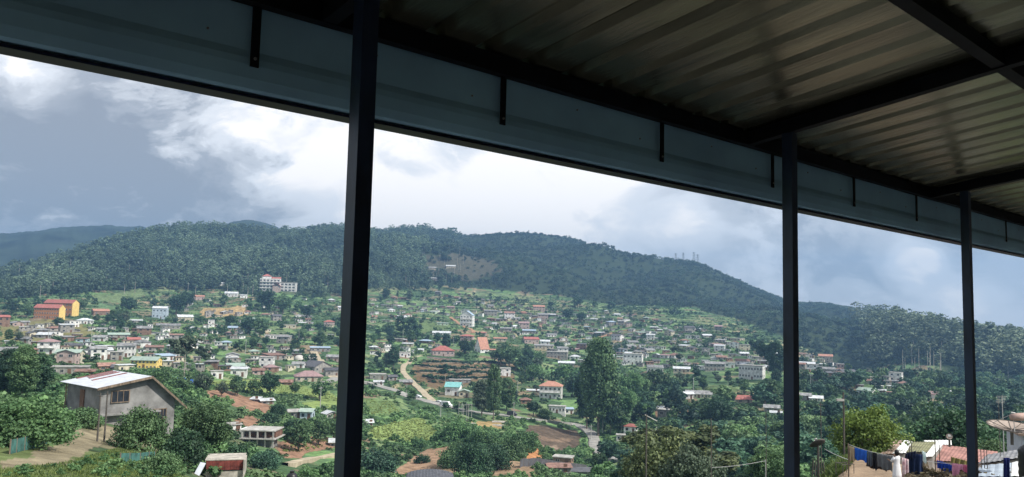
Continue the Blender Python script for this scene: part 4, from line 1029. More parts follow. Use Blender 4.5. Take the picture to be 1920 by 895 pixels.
for poly, cnt in AREAS:
    x0, x1 = min(p[0] for p in poly), max(p[0] for p in poly); y0, y1 = min(p[1] for p in poly), max(p[1] for p in poly); done = tries = 0
    while done < cnt * 1.9 and tries < 1500:
        tries += 1; x, y = g.uniform(x0, x1), g.uniform(y0, y1)
        if not inpoly(np.array([x]), np.array([y]), poly)[0]: continue
        P = hit(x, y, 250); w = g.uniform(2.6, 6.0)
        if any(abs(x - a) < (w * F / P.y + c) * .42 and abs(y - b_) < 6 for a, b_, c in taken) or np.min(np.hypot(ROADA[:, 0] - P.x, ROADA[:, 1] - P.y)) < 6: continue
        done += 1; taken.append((x, y, w * F / P.y)); rz = -atan2(P.x, P.y) + g.uniform(-.6, .6); h_ = g.uniform(1.9, 2.6); d_ = w * g.uniform(.5, .8); wi = 5 + g.choices([0, 1, 2, 3], [4, 5, 2, 2])[0]
        sbox((P.x, P.y, P.z + h_ / 2 - .8), (w, d_, h_ + 1.6), rz, wi); sbox((P.x, P.y, P.z + h_ + .06), (w + .7, d_ + .8, .12), rz, g.choices([0, 1, 2, 3, 4], [7, 5, 5, 4, 3])[0])
        fx, fy = sin(rz) * d_ / 2, -cos(rz) * d_ / 2
        for q in (-.28, .25): sbox((P.x + fx + cos(rz) * q * w, P.y + fy + sin(rz) * q * w, P.z + h_ * .55), (.7, .12, .9), rz, 9)
        if g.random() < .5: sbox((P.x + cos(rz) * w * .6, P.y + sin(rz) * w * .6, P.z + .6), (w * .4, d_ * .7, 2.6), rz, wi); sbox((P.x + cos(rz) * w * .62, P.y + sin(rz) * w * .62, P.z + 1.95), (w * .5, d_ * .9, .1), rz, g.choice([0, 1, 3]))
me = bpy.data.meshes.new('small_shacks'); me.from_pydata(sv_, [], sf_)
for m_ in mats_: me.materials.append(m_)
me.polygons.foreach_set('material_index', sm_ix); tag(link('small_shacks', me), 'tiny shacks and sheds packed between the houses of the town', 'shacks', kind='stuff')


def relpos(x, y):
    a = min(LMK, key=lambda q: hypot(q[1] - x, 1.6 * (q[2] - y))); dx, dy = x - a[1], y - a[2]
    s = ''
    if abs(dy) > .45 * abs(dx): s = 'uphill' if dy < 0 else 'downhill'
    if abs(dx) > .45 * abs(dy): s = (s + ' and ' if s else '') + ('right' if dx > 0 else 'left')
    return s, a[0], hypot(dx, dy)


def name_all(items, describe):
    """items: (x, y, obj, desc); a label from its look, the nearest landmark and its rank among its like there"""
    gr = {}
    for x, y, o, d in items:
        s, l_, dist = relpos(x, y); gr.setdefault((d, s, l_), []).append((dist, o))
    for (d, s, l_), lst in gr.items():
        lst.sort(key=lambda q: q[0])
        for i, (dist, o) in enumerate(lst):
            rk = ['nearest ', 'second nearest ', 'third nearest ', 'fourth nearest ', 'fifth nearest ', 'sixth nearest ', 'seventh nearest ', 'eighth nearest '][min(i, 7)] if len(lst) > 1 else ''
            o['label'] = ' '.join(f"{rk}{d} {s} of the {l_}".split()[:16]) if len(f"{rk}{d} {s} of the {l_}".split()) <= 16 else f"{rk}{d} {s} of {l_}".replace(' and ', ' ')


items = []
for h in HOUSES:
    if not h.get('fill'): continue
    rn = ROOFS[h['rc']][1]; wn_ = WALLS[h['wc']][1]; items.append((h['x'], h['y'], h['o'], f"{'tall ' if h['st'] > 1 else ''}{wn_} house, {rn.replace(' sheet','').replace('flat ','')} roof,")); h['o']['group'] = 'small hillside houses'
name_all(items, None)

# ------------------------------------------------------------------ the near cement house on the left
uu = Vector((.64, .77, 0)).normalized(); dd = Vector((-uu.y, uu.x, 0)); A = at(185, 772, 79.5); hz = A.z
NHr = atan2(uu.y, uu.x); NH = thing('cement_house', 'near grey cement house with low pitched zinc roof among the left hand bushes', 'house', A, NHr)
M_CW = mat('stained cement wall', (.215, .212, .208), var=.28, scale=.55, bump=.3, rough=.95)
eL, pk, eR = 2.42, 3.25, .72; S_, PKs, Dp = 7.8, 4.9, 7.8


def rz_(s, k_=0):
    return eL + (pk - eL) * s / PKs if s <= PKs else pk + (eR - pk) * (s - PKs) / (S_ - PKs)


mb = MB(); mb.prism([(0, 0, -2.2), (S_, 0, -3.6), (S_, 0, eR - .05), (PKs, 0, pk - .05), (0, 0, eL - .05)], (0, 0, 0), (0, Dp, 0)); mb.build('wall', M_CW, NH)
MB().box((3.0, -.35, -.35), (6.0, .7, .16)).build('ledge', M_CW, NH)
M_ZR = mat('bright zinc sheet', (.47, .50, .55), rough=.5, var=.10, scale=1.5, metal=.1); M_RR = mat('rust red sheet', (.17, .07, .07), rough=.6, var=.3, scale=2)
n_ = 11; lw = (Dp + 1.3) / n_


def rsheet(s0, s1, d0, d1, lift=0.0):
    m = MB(); z0, z1 = rz_(s0) if s0 >= 0 else eL + (pk - eL) * s0 / PKs, rz_(s1) if s1 <= S_ else pk + (eR - pk) * (s1 - PKs) / (S_ - PKs)
    k_ = 8; vs_ = []
    for i in range(k_ + 1):
        b_ = .035 * (i % 2); y = d0 + (d1 - d0) * i / k_; vs_ += [(s0, y, z0 + b_ + lift), (s1, y, z1 + b_ + lift)]
    nn_ = len(vs_); vs_ += [(a, b_, c - .03) for a, b_, c in vs_]; f = []
    for i in range(k_): f += [(2 * i, 2 * i + 1, 2 * i + 3, 2 * i + 2), (nn_ + 2 * i, nn_ + 2 * i + 2, nn_ + 2 * i + 3, nn_ + 2 * i + 1), (2 * i, 2 * i + 2, nn_ + 2 * i + 2, nn_ + 2 * i), (2 * i + 1, nn_ + 2 * i + 1, nn_ + 2 * i + 3, 2 * i + 3)]
    f += [(0, nn_, nn_ + 1, 1), (2 * k_, 2 * k_ + 1, nn_ + 2 * k_ + 1, nn_ + 2 * k_)]
    return m.add(vs_, f)


for i in range(n_):
    d0 = -.65 + i * lw; rsheet(-.55, PKs, d0, d0 + lw - .01).build('roof_sheet', M_ZR, NH); rsheet(PKs, S_ + .95, d0, d0 + lw - .01).build('roof_sheet', M_ZR, NH)
for i in (6, 8, 9, 10):
    d0 = -.65 + i * lw + .1; o = rsheet(.9 + .2 * i % 1, PKs - .3, d0, d0 + lw * .5, .06).build('roof_patch', M_RR, NH); o['label'] = 'dark red patch sheet'
for s0, s1 in ((-.55, PKs), (PKs, S_ + .95)):
    m = MB(); z0 = eL + (pk - eL) * s0 / PKs if s0 < PKs else pk; z1 = pk if s1 == PKs else pk + (eR - pk) * (s1 - PKs) / (S_ - PKs)
    m.prism([(s0, -.69, z0 - .2), (s1, -.69, z1 - .2), (s1, -.69, z1 + .05), (s0, -.69, z0 + .05)], (0, 0, 0), (0, .03, 0)); m.build('bargeboard', M_WOOD, NH)


def bigwin(s, z, w, h, bars, parent, nm='window', dark=M_GLASS):
    o = MB().box((s, -.02, z), (w, .1, h)).build(nm, dark, parent); f = MB()
    for q in (-1, 1): f.box((s + q * w / 2, -.06, z), (.09, .12, h + .12)); f.box((s, -.06, z + q * h / 2), (w - .1, .12, .09))
    for i in range(1, bars): f.box((s - w / 2 + w * i / bars, -.055, z), (.06, .1, h - .05))
    f.build('frame', M_WOOD, o)


bigwin(2.0, 1.35, 1.75, 1.15, 3, NH); bigwin(6.2, -.75, 1.35, 1.05, 4, NH)
MB().tube([(-.35, 7.2, -.6), (-.35, 7.2, 2.3)], .07).build('veranda_post', M_WOOD, NH)
MB().box((-.06, 3.9, .9), (.1, .9, 1.9)).build('door', M_DOOR, NH)
P = at(133, 757, 85); t_ = thing('water_tank', 'black plastic water tank behind the near cement house', 'tank', P - Vector((0, 0, .9)))
MB().lathe([(0, 0), (.62, 0), (.65, .1), (.65, .5), (.68, .55), (.65, .6), (.65, 1.15), (.5, 1.4), (.25, 1.5), (.25, 1.6), (0, 1.6)], 20).build('tank_body', M_BLACK, t_, smooth=True)
MB().box((0, 0, -.7), (1.5, 1.5, 1.4)).build('stand', M_WOOD, t_)
for x, yt, lab in ((182, 737, 'bare pole standing before the near cement house, left of the pair'), (195, 734, 'bare pole standing before the near cement house, right of the pair')):
    P = hit(x, 828, 30); P2 = at(x, yt, P.y); t_ = thing('pole', lab, 'pole', P); h_ = P2.z - P.z
    MB().tube([(0, 0, -.4), (.02, 0, h_ * .5), (0, .02, h_)], [.075, .065, .055], 8).build('shaft', M_POLE, t_)
    MB().tube([(-.2, 0, h_ - .2), (.2, 0, h_ - .25)], .03, 6).build('crosspiece', M_POLE, t_)
P = hit(65, 758, 80); s = P.y / F
o = thing('brick_wall', 'low grey block wall behind the flowering bush at the left edge', 'wall', P, .1); mb = MB()
MB().box((0, 0, 0), (60 * s, .25, 14 * s)).build('blockwork', WALLS['grey'][0], o); MB().box((0, 0, 7.4 * s), (62 * s, .4, .12)).build('coping', ROOFS['slab'][0], o)
# unfinished brick house
P = hit(483, 836, 120); s = P.y / F; az = atan2(P.x, P.y)
UB = thing('unfinished_house', 'unfinished brick house with flat slab and open bays right of the dark tree', 'house', (P.x, P.y + 3, P.z), -az - .35)
M_BR = mat('dark brick', (.16, .085, .06), var=.25, scale=1.5)
MB().box((0, 0, 27 * s), (64 * s, 6.2, 2 * s)).build('roof_slab', ROOFS['slab'][0], UB)
MB().box((0, 0, 12.5 * s), (68 * s, 7, 1.6 * s)).build('floor_slab', ROOFS['slab'][0], UB)
MB().box((2 * s, .6, 19.6 * s), (56 * s, 4.4, 12.3 * s)).build('brick_wall', M_BR, UB)
MB().box((-4 * s, .8, 2 * s), (50 * s, 4, 19 * s)).build('basement_wall', M_CW, UB)
for i in range(5):
    for z0, hh_ in ((19.6, 12.2), (4, 15)):
        MB().box((-29 * s + i * 14.5 * s, -2.9, z0 * s), (.3, .3, hh_ * s)).build('pillar', ROOFS['slab'][0], UB)
for i in range(4): put('window', unit_window(M_GLASS)[0], UB, ((-20 + 14.5 * i) * s, -1.62, 20 * s), (7 * s, .15, 6 * s))
MB().box((-36 * s, 1, 14 * s), (9 * s, 4, 24 * s)).build('side_room', WALLS['white'][0], UB)
# red panelled shed at the bottom left
P = at(420, 893, 62); s = P.y / F
RS = thing('red_shed', 'small block shed with rust red panel front at the bottom of the photo', 'shed', P, .26)
M_RP = mat('rust red panel', (.19, .045, .035), var=.35, scale=2.2, rough=.8); M_PB = mat('patched block wall', (.42, .39, .34), var=.25, scale=2)
MB().box((0, 1.2, -.9), (64 * s, 2.4, 2.6)).build('block_wall', M_PB, RS)
for i in range(6): MB().box(((-26.5 + 10.6 * i) * s, -.05, 20 * s), (10.2 * s, .06, 17 * s)).build('panel', M_RP, RS)
MB().box((0, 1.2, 20 * s), (63.6 * s, 2.3, 16 * s)).build('upper_wall', M_BR, RS)
MB().box((0, 1.2, 29.6 * s), (68 * s, 2.6, 1.6 * s)).build('roof', M_PB, RS)
MB().box((34.5 * s, .8, 15 * s), (3 * s, 2.2, 28 * s)).build('side_wall', M_PB, RS)
mb = MB(); p0 = at(366, 896, 60); p1 = at(381, 868, 61); ax = (p1 - p0); mid = (p0 + p1) / 2; zx = ax.normalized(); yy = Vector((0, 1, 0)); xx_ = yy.cross(zx).normalized(); yy = zx.cross(xx_)
mb.box(mid, (.42, .05, ax.length), axes=(xx_, yy, zx)); tag(mb.build('metal_sheet', M_ZR), 'bent zinc sheet leaning against the left side of the red panelled shed', 'sheet')
P = hit(547, 905, 40); t_ = thing('water_tank', 'black domed water tank at the bottom edge left of the big post', 'tank', at(547, 900, 60))
MB().lathe([(0, -.8), (.42, -.8), (.42, 0), (.44, .04), (.42, .1), (.40, .3), (.25, .48), (.15, .52), (.15, .62), (0, .62)], 18).build('tank_body', M_BLACK, t_, smooth=True)
MB().lathe([(0, .5), (.17, .5), (.17, .66), (0, .66)], 12).build('lid', M_BLACK, t_)
MB().box((0, 0, -1.7), (1.0, 1.0, 1.8)).build('stand', M_CW, t_)
# dark roof at the bottom centre
P = at(806, 912, 70); s = P.y / F; t_ = thing('roofed_shed', 'dark grey corrugated roof just showing at the bottom centre', 'shed', P, .1)
mb = MB(); k_ = 30; pr = [(-46 * s + 92 * s * i / k_, 0, (10 * sin(pi * min(1, max(0, i / k_)))**.6) * s + .03 * (i % 2)) for i in range(k_ + 1)]
mb.prism(pr + [(p[0], 0, p[2] - .1) for p in pr[::-1]], (0, 0, 0), (0, 5, 0)); mb.build('roof', mat('dark corrugated sheet', (.07, .075, .09), rough=.6, var=.2, scale=2), t_)
MB().box((0, 2.5, -1.6), (80 * s, 4.6, 3)).build('wall', M_CW, t_)
# lattice of pale poles beside the road, timber sheets, fence
P = hit(872, 788, 200); s = P.y / F; t_ = thing('lattice_frame', 'open frame of thin pale poles standing below the main road', 'frame', P)
for i, (dx, dy) in enumerate([(-12, 0), (-7, 3), (-3, -1), (2, 2), (6, 0), (11, 3)]): MB().tube([(dx * s, dy, -.5), (dx * s, dy, 31 * s - .3 * (i % 3))], .09, 6).build('pole', M_POLEL, t_)
MB().tube([(-12 * s, 0, 27 * s), (11 * s, 3, 27 * s)], .05, 5).build('crossbar', M_POLEL, t_); MB().tube([(-12 * s, 0, 15 * s), (11 * s, 3, 15 * s)], .05, 5).build('crossbar', M_POLEL, t_)
for x, y, w, lab in ((938, 793, 30, 'long pale timber stack on the mound clearing, upper of two'), (935, 800, 24, 'long pale timber stack on the mound clearing, lower of two'), (885, 797, 12, 'small pale sheet pile left on the mound clearing')):
    P = hit(x, y, 200); s = P.y / F; t_ = thing('timber_stack', lab, 'timber stack', P, -.1, 'pale stacks on the mound clearing')
    for i in range(4): MB().box((0, .35 * i, .35 + .08 * (i % 2)), (w * s * (1 - .07 * i), .3, .45)).build('plank', WALLS['cream'][0] if i % 2 else WALLS['white'][0], t_)


def fence(pts, h_, lab, m, rmin=40, step=1.6, wm_=None):
    S = smooth_path([Vector((p.x, p.y, 0)) for p in [hit(x, y, rmin) for x, y in pts]], step); r = thing('fence', lab, 'fence', (S[0].x, S[0].y, float(gz(S[0].x, S[0].y)))); b0 = r.location
    pm_ = MB().tube([(0, 0, -.3), (0, 0, h_)], .04, 5).mesh('post', M_WOOD); mb = MB()
    for i, p in enumerate(S):
        z = float(gz(p.x, p.y)); link('post', pm_, r, (p.x - b0.x, p.y - b0.y, z - b0.z))
        if i: q = S[i - 1]; zq = float(gz(q.x, q.y)); mb.prism([(q.x - b0.x, q.y - b0.y, zq - b0.z), (q.x - b0.x, q.y - b0.y + .03, zq - b0.z), (q.x - b0.x, q.y - b0.y + .03, zq - b0.z + h_ * .95), (q.x - b0.x, q.y - b0.y, zq - b0.z + h_ * .95)], (0, 0, 0), (p.x - q.x, p.y - q.y, z - zq))
    mb.build('netting', m, r); return r


M_NET = mat('teal shade netting', (.05, .15, .13), var=.3, scale=2); M_TARP = mat('blue tarpaulin', (.04, .13, .42), var=.2, scale=1)
fence([(18, 852), (45, 845), (75, 838), (112, 822)], .8, 'teal shade net fence under the flowering bush at the left', M_NET, 30)
fence([(225, 868), (262, 866), (290, 862)], .6, 'teal netting strip on the slope below the near cement house', M_NET, 30)
fence([(310, 716), (340, 718), (362, 722)], 1.8, 'blue tarpaulin fence beyond the right end of the near cement house', M_TARP, 100, 3)
fence([(975, 878), (1010, 874), (1050, 880), (1100, 886)], 2.0, 'dark board fence in front of the flat roofed workshop', ROOFS['dark'][0], 120, 3)
tp = [(600, 845), (594, 850), (607, 848)]

# vehicles on the road
M_CARW = mat('white car paint', (.75, .76, .78), rough=.3, var=.03, spec=.6); M_CARD = mat('dark car paint', (.05, .05, .06), rough=.35, var=.1); M_TYRE = mat('tyre rubber', (.02, .02, .02), var=.1)


def car(x, y, lab, m, L_=4.4, H_=1.9, rz=-.5, van=False, rmin=200):
    P = hit(x, y, rmin); t_ = thing('parked_van' if van else 'parked_car', lab, 'van' if van else 'car', (P.x, P.y, P.z + .3), rz, 'vehicles on the main road'); w = 1.75
    pr = [(-L_ / 2, .3), (-L_ / 2, .95), (-L_ * .44, H_ * .97), (L_ * .2, H_), (L_ * .36, 1.05), (L_ / 2, .9), (L_ / 2, .3)] if van else [(-L_ / 2, .3), (-L_ / 2, .9), (-L_ * .34, .95), (-L_ * .22, H_ * .8), (L_ * .12, H_ * .8), (L_ * .27, .95), (L_ / 2, .8), (L_ / 2, .3)]
    mb = MB(); mb.prism([(a, -w / 2, z) for a, z in pr], (0, 0, 0), (0, w, 0)); mb.build('body', m, t_)
    for s in (-1, 1):
        MB().box((-.2, s * (w / 2 + .005), H_ * .66), (L_ * .45, .03, H_ * .2)).build('side_window', M_GLASS, t_)
        for q in (-.3, .3):
            wl = MB().lathe([(0, -.1), (.2, -.1), (.32, -.09), (.32, .09), (.2, .1), (0, .1)], 14).build('wheel', M_TYRE, t_, loc=(q * L_, s * w * .46, .32)); wl.rotation_euler.x = pi / 2
    MB().box((L_ * .29 if van else L_ * .2, 0, H_ * .64), (.05, w * .85, H_ * .22)).build('windscreen', M_GLASS, t_)


car(837, 764, 'white van stopped on the main road by the pole frame', M_CARW, 5.0, 2.2, -.45, True)
car(823, 758, 'pale car just left of the white van on the main road', M_CARW, 4.0, 1.5, -.4)
car(782, 747, 'pale car alone on the left stretch of the main road', M_CARW, 4.0, 1.5, -.4)
car(960, 781, 'dark vehicle on the main road above the mound', M_CARD, 4.4, 2.0, -.2, True)
car(1169, 864, 'pale car at the lowest end of the main road', M_CARW, 4.2, 1.5, -.3)

# far pylons and street poles
for x, yb, yt, lab in ((1267, 490, 475, 'lattice pylon on the ridge, leftmost of four'), (1281, 491, 474, 'lattice pylon on the ridge, second from left'), (1301, 494, 472, 'lattice pylon on the ridge, tallest, third from left'), (1308, 495, 474, 'lattice pylon on the ridge, rightmost of four')):
    P = hit(x, yb, 1500); h_ = (yb - yt) * P.y / F; t_ = thing('pylon', lab, 'pylon', P, .2, 'pylons on the ridge'); w = h_ * .13; mb = MB()
    for sx_ in (-1, 1):
        for sy_ in (-1, 1): mb.tube([(sx_ * w, sy_ * w, -3), (sx_ * w * .25, sy_ * w * .25, h_)], .15, 4)
    for k_ in range(5):
        z0, z1 = h_ * k_ / 5, h_ * (k_ + 1) / 5; w0, w1 = w * (1 - .75 * k_ / 5), w * (1 - .75 * (k_ + 1) / 5)
        for sy_ in (-1, 1): mb.tube([(-w0, sy_ * w0, z0), (w1, sy_ * w1, z1)],   .09, 3); mb.tube([(w0, sy_ * w0, z0), (-w1, sy_ * w1, z1)], .09, 3)
    mb.build('lattice', M_POLE, t_)
    for z in (.72, .85, .97): MB().tube([(-w * 1.6, 0, h_ * z), (w * 1.6, 0, h_ * z)], .14, 4).build('crossarm', M_POLE, t_)
for x, yb, yt, m, lab in [(1130, 812, 780, M_POLEL, 'pale utility pole at the start of the road bend'), (1108, 828, 798, M_POLEL, 'pale utility pole right of the dark quarry'), (826, 782, 762, M_POLEL, 'pale pole below the white van'), (762, 737, 722, M_POLEL, 'pale pole over the left stretch of the main road'),
                          (963, 782, 755, M_POLEL, 'pale pole beside the rusty roofed roadside hut'), (755, 650, 620, M_POLEL, 'thin pale pole left of the long white greenhouse'), (1040, 635, 618, M_POLEL, 'pale pole in the middle of the ridge houses'), (1322, 812, 800, M_POLEL, 'short pale pole in the valley wood'),
                          (875, 812, 788, M_POLE, 'dark pole standing on the bushy mound'), (1104, 842, 822, M_POLE, 'dark pole at the inside of the road bend'), (970, 745, 715, M_POLEL, 'thin pale mast by the white ruin')]:
    P = hit(x, yb, 150); h_ = (yb - yt) * P.y / F; t_ = thing('utility_pole', lab, 'pole', P); MB().tube([(0, 0, -.6), (0, 0, h_)], [.16, .11], 7).build('shaft', m, t_); MB().box((0, 0, h_ * .92), (1.5, .12, .12)).build('crossarm', m, t_)

items = []; g = random.Random(21)
for x, y in [(90, 640), (170, 655), (300, 640), (385, 640), (460, 665), (560, 640), (705, 600), (790, 590), (850, 650), (930, 610), (1030, 620), (1110, 640), (1150, 660), (1215, 650), (1265, 665), (1330, 670), (1385, 665), (1300, 745), (600, 770), (1520, 735)]:
    P = hit(x, y, 200); t_ = thing('utility_pole', '', 'pole', P, g.uniform(0, 3), 'poles among the houses'); h_ = g.uniform(8, 11)
    MB().tube([(0, 0, -.6), (0, 0, h_)], [.15, .10], 6).build('shaft', M_POLEL, t_); MB().box((0, 0, h_ * .93), (1.6, .12, .12)).build('crossarm', M_POLEL, t_); items.append((x, y, t_, 'thin pale utility pole'))
name_all(items, None)
# ------------------------------------------------------------------ trees that can be told apart
T = tree
T(40, 755, 104, 'tall', 'mid', 'close', 'tall dark feathery tree at the left edge above the bushes', 1.1, 80); T(12, 752, 96, 'tall', 'blue', 'close', 'tall dark tree cut by the left edge of the photo', 1.1, 80); T(66, 750, 84, 'tall', 'dark', 'near', 'shorter dark feathery tree right of the two tall left edge trees', 1.35, 80)
T(35, 835, 92, 'bush', 'lush', 'close', 'large flowering bush with pale blossoms at the left edge', 1.2, 30, 'flowering_bush', 'bush'); T(100, 825, 66, 'bush', 'lush', 'near', 'bright green bush left of the dirt path', .9, 30); T(78, 800, 48, 'bush', 'mid', 'near', 'green bush behind the flowering bush', 1.1, 30)
T(155, 800, 38, 'bush', 'mid', 'near', 'leafy bush against the left wall of the near cement house', 1.2, 40); T(5, 800, 60, 'bush', 'mid', 'near', 'dark green bush at the extreme left edge', 1.0, 30)
T(262, 845, 88, 'bush', 'mid', 'close', 'big rounded shrub in front of the near cement house', .78, 40); T(385, 868, 118, 'broad', 'mid', 'close', 'large dense green tree right of the near cement house', .95, 50); T(340, 872, 75, 'bush', 'dark', 'near', 'dark shrub between the rounded shrub and the large dense tree', .8, 50)
T(425, 880, 60, 'bush', 'dark', 'near', 'dark shrub below the large dense tree', .9, 50); T(300, 888, 45, 'bush', 'mid', 'near', 'low shrub at the bottom left of the red panelled shed', 1.2, 40)
T(497, 880, 40, 'bush', 'blue', 'near', 'blue green spiky shrub right of the red panelled shed', .9, 60); T(345, 712, 78, 'gum', 'grey', 'near', 'tall thin grey green gum tree beyond the near cement house', 1.2, 150); T(372, 700, 52, 'gum', 'grey', 'near', 'smaller gum tree right of the tall grey green gum', 1.2, 150)
T(520, 790, 34, 'broad', 'dark', 'near', 'dark round tree beside the brown field', 1.1, 150); T(505, 796, 24, 'bush', 'dark', 'mid', 'dark bush left of the dark round tree by the brown field', 1.2, 150)
T(700, 893, 56, 'bush', 'blue', 'near', 'blue green tree at the bottom right of the big post', 1.1, 80)
T(885, 893, 70, 'bush', 'dark', 'close', 'large dark bushy tree at the bottom centre left of the mound', .75, 100); T(930, 878, 50, 'bush', 'dark', 'near', 'dark bush right behind the large dark bottom centre tree', .8, 100); T(848, 876, 48, 'bush', 'mid', 'near', 'mid green bush left of the large dark bottom centre tree', .8, 100)
T(955, 862, 46, 'bush', 'mid', 'near', 'mid green bush on the right part of the mound', .9, 150); T(905, 835, 34, 'bush', 'lush', 'near', 'bright green bush on the top of the mound', 1.1, 150); T(985, 845, 40, 'bush', 'lush', 'near', 'bright bush at the right shoulder of the mound', 1.0, 150)
T(793, 868, 18, 'bush', 'dark', 'mid', 'round dark bush on the brown bank at the bottom', 1.2, 120); T(860, 820, 36, 'bush', 'lush', 'near', 'bright green thicket left of the mound clearing', 1.2, 150)
T(1122, 818, 176, 'tall', 'mid', 'close', 'tall dense dark conifer towering over the road bend', .85, 240, 'conifer_tree'); T(1100, 806, 120, 'tall', 'dark', 'near', 'dark tree against the left side of the tall conifer', .8, 240, 'conifer_tree'); T(1145, 815, 110, 'tall', 'dark', 'near', 'dark tree against the right side of the tall conifer', .6, 240, 'conifer_tree')
for x, y, h_, k_, m, lab in [(1185, 760, 62, 'broad', 'lush', 'bright leafed tree right of the tall conifer, highest'), (1172, 795, 66, 'broad', 'lush', 'bright leafed tree right of the tall conifer, middle'), (1225, 745, 50, 'broad', 'mid', 'green tree below the white flat roofed house'), (1205, 778, 50, 'broad', 'dark', 'dark tree above the bare cement valley house'),
                             (1255, 742, 40, 'broad', 'mid', 'round green tree in the middle of the valley wood'), (1345, 805, 62, 'broad', 'dark', 'dark round tree under the red roofed cream house'), (1325, 790, 40, 'broad', 'mid', 'green tree left of the dark round valley tree'), (1280, 780, 34, 'broad', 'mid', 'green tree right of the bare cement valley house'),
                             (1165, 812, 30, 'gum', 'lush', 'palm like tree above the houses by the bend'), (1440, 700, 62, 'gum', 'dark', 'tall thin dark gum tree left of the second post'), (1425, 690, 50, 'gum', 'dark', 'thinner dark gum tree by the white arcaded building'), (1455, 712, 70, 'tall', 'dark', 'dark tree hard against the second post'),
                             (1268, 690, 40, 'gum', 'grey', 'thin gum tree on the ridge road'), (925, 790, 104, 'tall', 'mid', 'tall thin olive gum tree before the brown terraces'), (903, 780, 66, 'tall', 'grey', 'shorter olive gum tree left of the tall olive gum'), (950, 770, 60, 'tall', 'mid', 'slender green tree below the white ruin'),
                             (955, 690, 46, 'broad', 'mid', 'leafy tree right of the steep salmon roofed house'), (935, 685, 34, 'broad', 'mid', 'smaller leafy tree below the steep salmon roofed house'), (985, 700, 34, 'broad', 'dark', 'dark tree at the right end of the brown terraces'), (1000, 715, 36, 'broad', 'lush', 'bright tree above the white house with salmon roof'),
                             (1060, 722, 44, 'broad', 'lush', 'bright tree above right of the white house with salmon roof'), (1080, 745, 46, 'broad', 'dark', 'dark tree right of the white house with salmon roof'), (1000, 780, 30, 'broad', 'dark', 'dark tree left of the white pillared house'), (1020, 785, 22, 'bush', 'mid', 'bush in front of the white pillared house'),
                             (835, 718, 34, 'gum', 'blue', 'small blue green tree above the turquoise roofed house'), (738, 690, 40, 'tall', 'dark', 'dark slender tree left of the pale dirt road'), (770, 640, 44, 'tall', 'dark', 'dark slender tree left of the long white greenhouse'), (750, 628, 36, 'tall', 'dark', 'dark slender tree above the white box house'),
                             (722, 562, 22, 'tall', 'dark', 'dark tree on the skyline of the town right of the post'), (1083, 578, 24, 'broad', 'dark', 'dark round tree alone on the town ridge'), (1065, 603, 26, 'broad', 'dark', 'dark round tree below the lone ridge top tree'), (1090, 606, 22, 'broad', 'dark', 'dark tree right below the lone ridge top tree'),
                             (498, 585, 44, 'broad', 'dark', 'big dark tree directly below the white hotel'), (530, 590, 40, 'broad', 'mid', 'big green tree right below the white hotel'), (575, 600, 30, 'broad', 'dark', 'round dark tree right of the hotel garden'), (465, 628, 36, 'broad', 'dark', 'big dark tree below the brown terraces'),
                             (430, 612, 22, 'broad', 'dark', 'dark bush tree left of the terraces garden'), (487, 632, 34, 'broad', 'mid', 'green tree beside the large dark tree under the terraces'), (240, 590, 36, 'broad', 'dark', 'dark tree on the left slope under the forest edge'), (330, 590, 40, 'broad', 'dark', 'feathery dark tree right of the pale blue house'),
                             (350, 580, 34, 'broad', 'dark', 'feathery dark tree above the cream house'), (22, 590, 30, 'broad', 'dark', 'dark tree left of the school blocks'), (50, 596, 24, 'broad', 'mid', 'green tree touching the left school block'), (150, 585, 24, 'broad', 'mid', 'green tree touching the right school block'),
                             (1775, 745, 44, 'broad', 'dark', 'dark round tree under the blue wood right side'), (1745, 735, 34, 'broad', 'dark', 'dark tree left of the dark round tree under the blue wood'), (1720, 718, 26, 'gum', 'grey', 'pale gum tree right of the lone white house'), (1590, 735, 26, 'broad', 'dark', 'dark tree at the foot of the ridge end')]:
    T(x, y, h_, k_, m, 'near' if h_ > 55 else 'mid', lab, {'broad': 1.1, 'gum': 1.2, 'tall': 1.15 if h_ < 90 else .62, 'bush': 1.0}[k_], 150)
# near right hand trees
P = at(1628, 905, 44); P.z = float(gz(P.x, P.y)); hY = (at(1628, 752, P.y).z - P.z)
T(1628, 905, 0, 'broad', 'yellow', 'close', 'yellow green bushy tree behind the washing line', 1.05, P=P, h=hY * 1.0, var=0); T(1590, 900, 0, 'bush', 'yellow', 'close', 'yellow green bush at the left foot of the yellow tree', .9, P=at(1588, 905, 43), h=1.7, var=1)
P = at(1800, 930, 62); P.z = float(gz(P.x, P.y)); T(1800, 900, 0, 'broad', 'dark', 'close', 'dense dark green tree behind the third post', 1.15, P=P, h=at(1800, 757, 62).z - P.z, var=1)
P = at(1862, 900, 50); T(1862, 900, 0, 'bush', 'mid', 'close', 'green bush with pale flowers right of the third post', .9, P=P, h=at(1862, 815, 50).z - P.z, var=2)
P = hit(1243, 1000, 50); P = at(1243, 960, 70); P.z = float(gz(P.x, P.y)); T(1243, 960, 0, 'broad', 'olive', 'close', 'near olive green tree with drooping leaves at the bottom right of centre', 1.0, P=P, h=at(1243, 803, 70).z - P.z, var=2)
P = at(1300, 960, 66); P.z = float(gz(P.x, P.y)); T(1300, 960, 0, 'broad', 'grey', 'close', 'near grey green tree right of the drooping olive tree', .9, P=P, h=at(1300, 828, 66).z - P.z, var=0)
P = at(1275, 930, 100); P.z = float(gz(P.x, P.y)); T(1275, 930, 0, 'gum', 'olive', 'close', 'umbrella shaped tree top behind the drooping olive tree', 1.9, P=P, h=at(1275, 801, 100).z - P.z, var=1)
P = at(1448, 960, 70); P.z = float(gz(P.x, P.y)); T(1448, 960, 0, 'broad', 'mid', 'close', 'green tree against the lower left side of the second post', .9, P=P, h=at(1448, 835, 70).z - P.z, var=1)
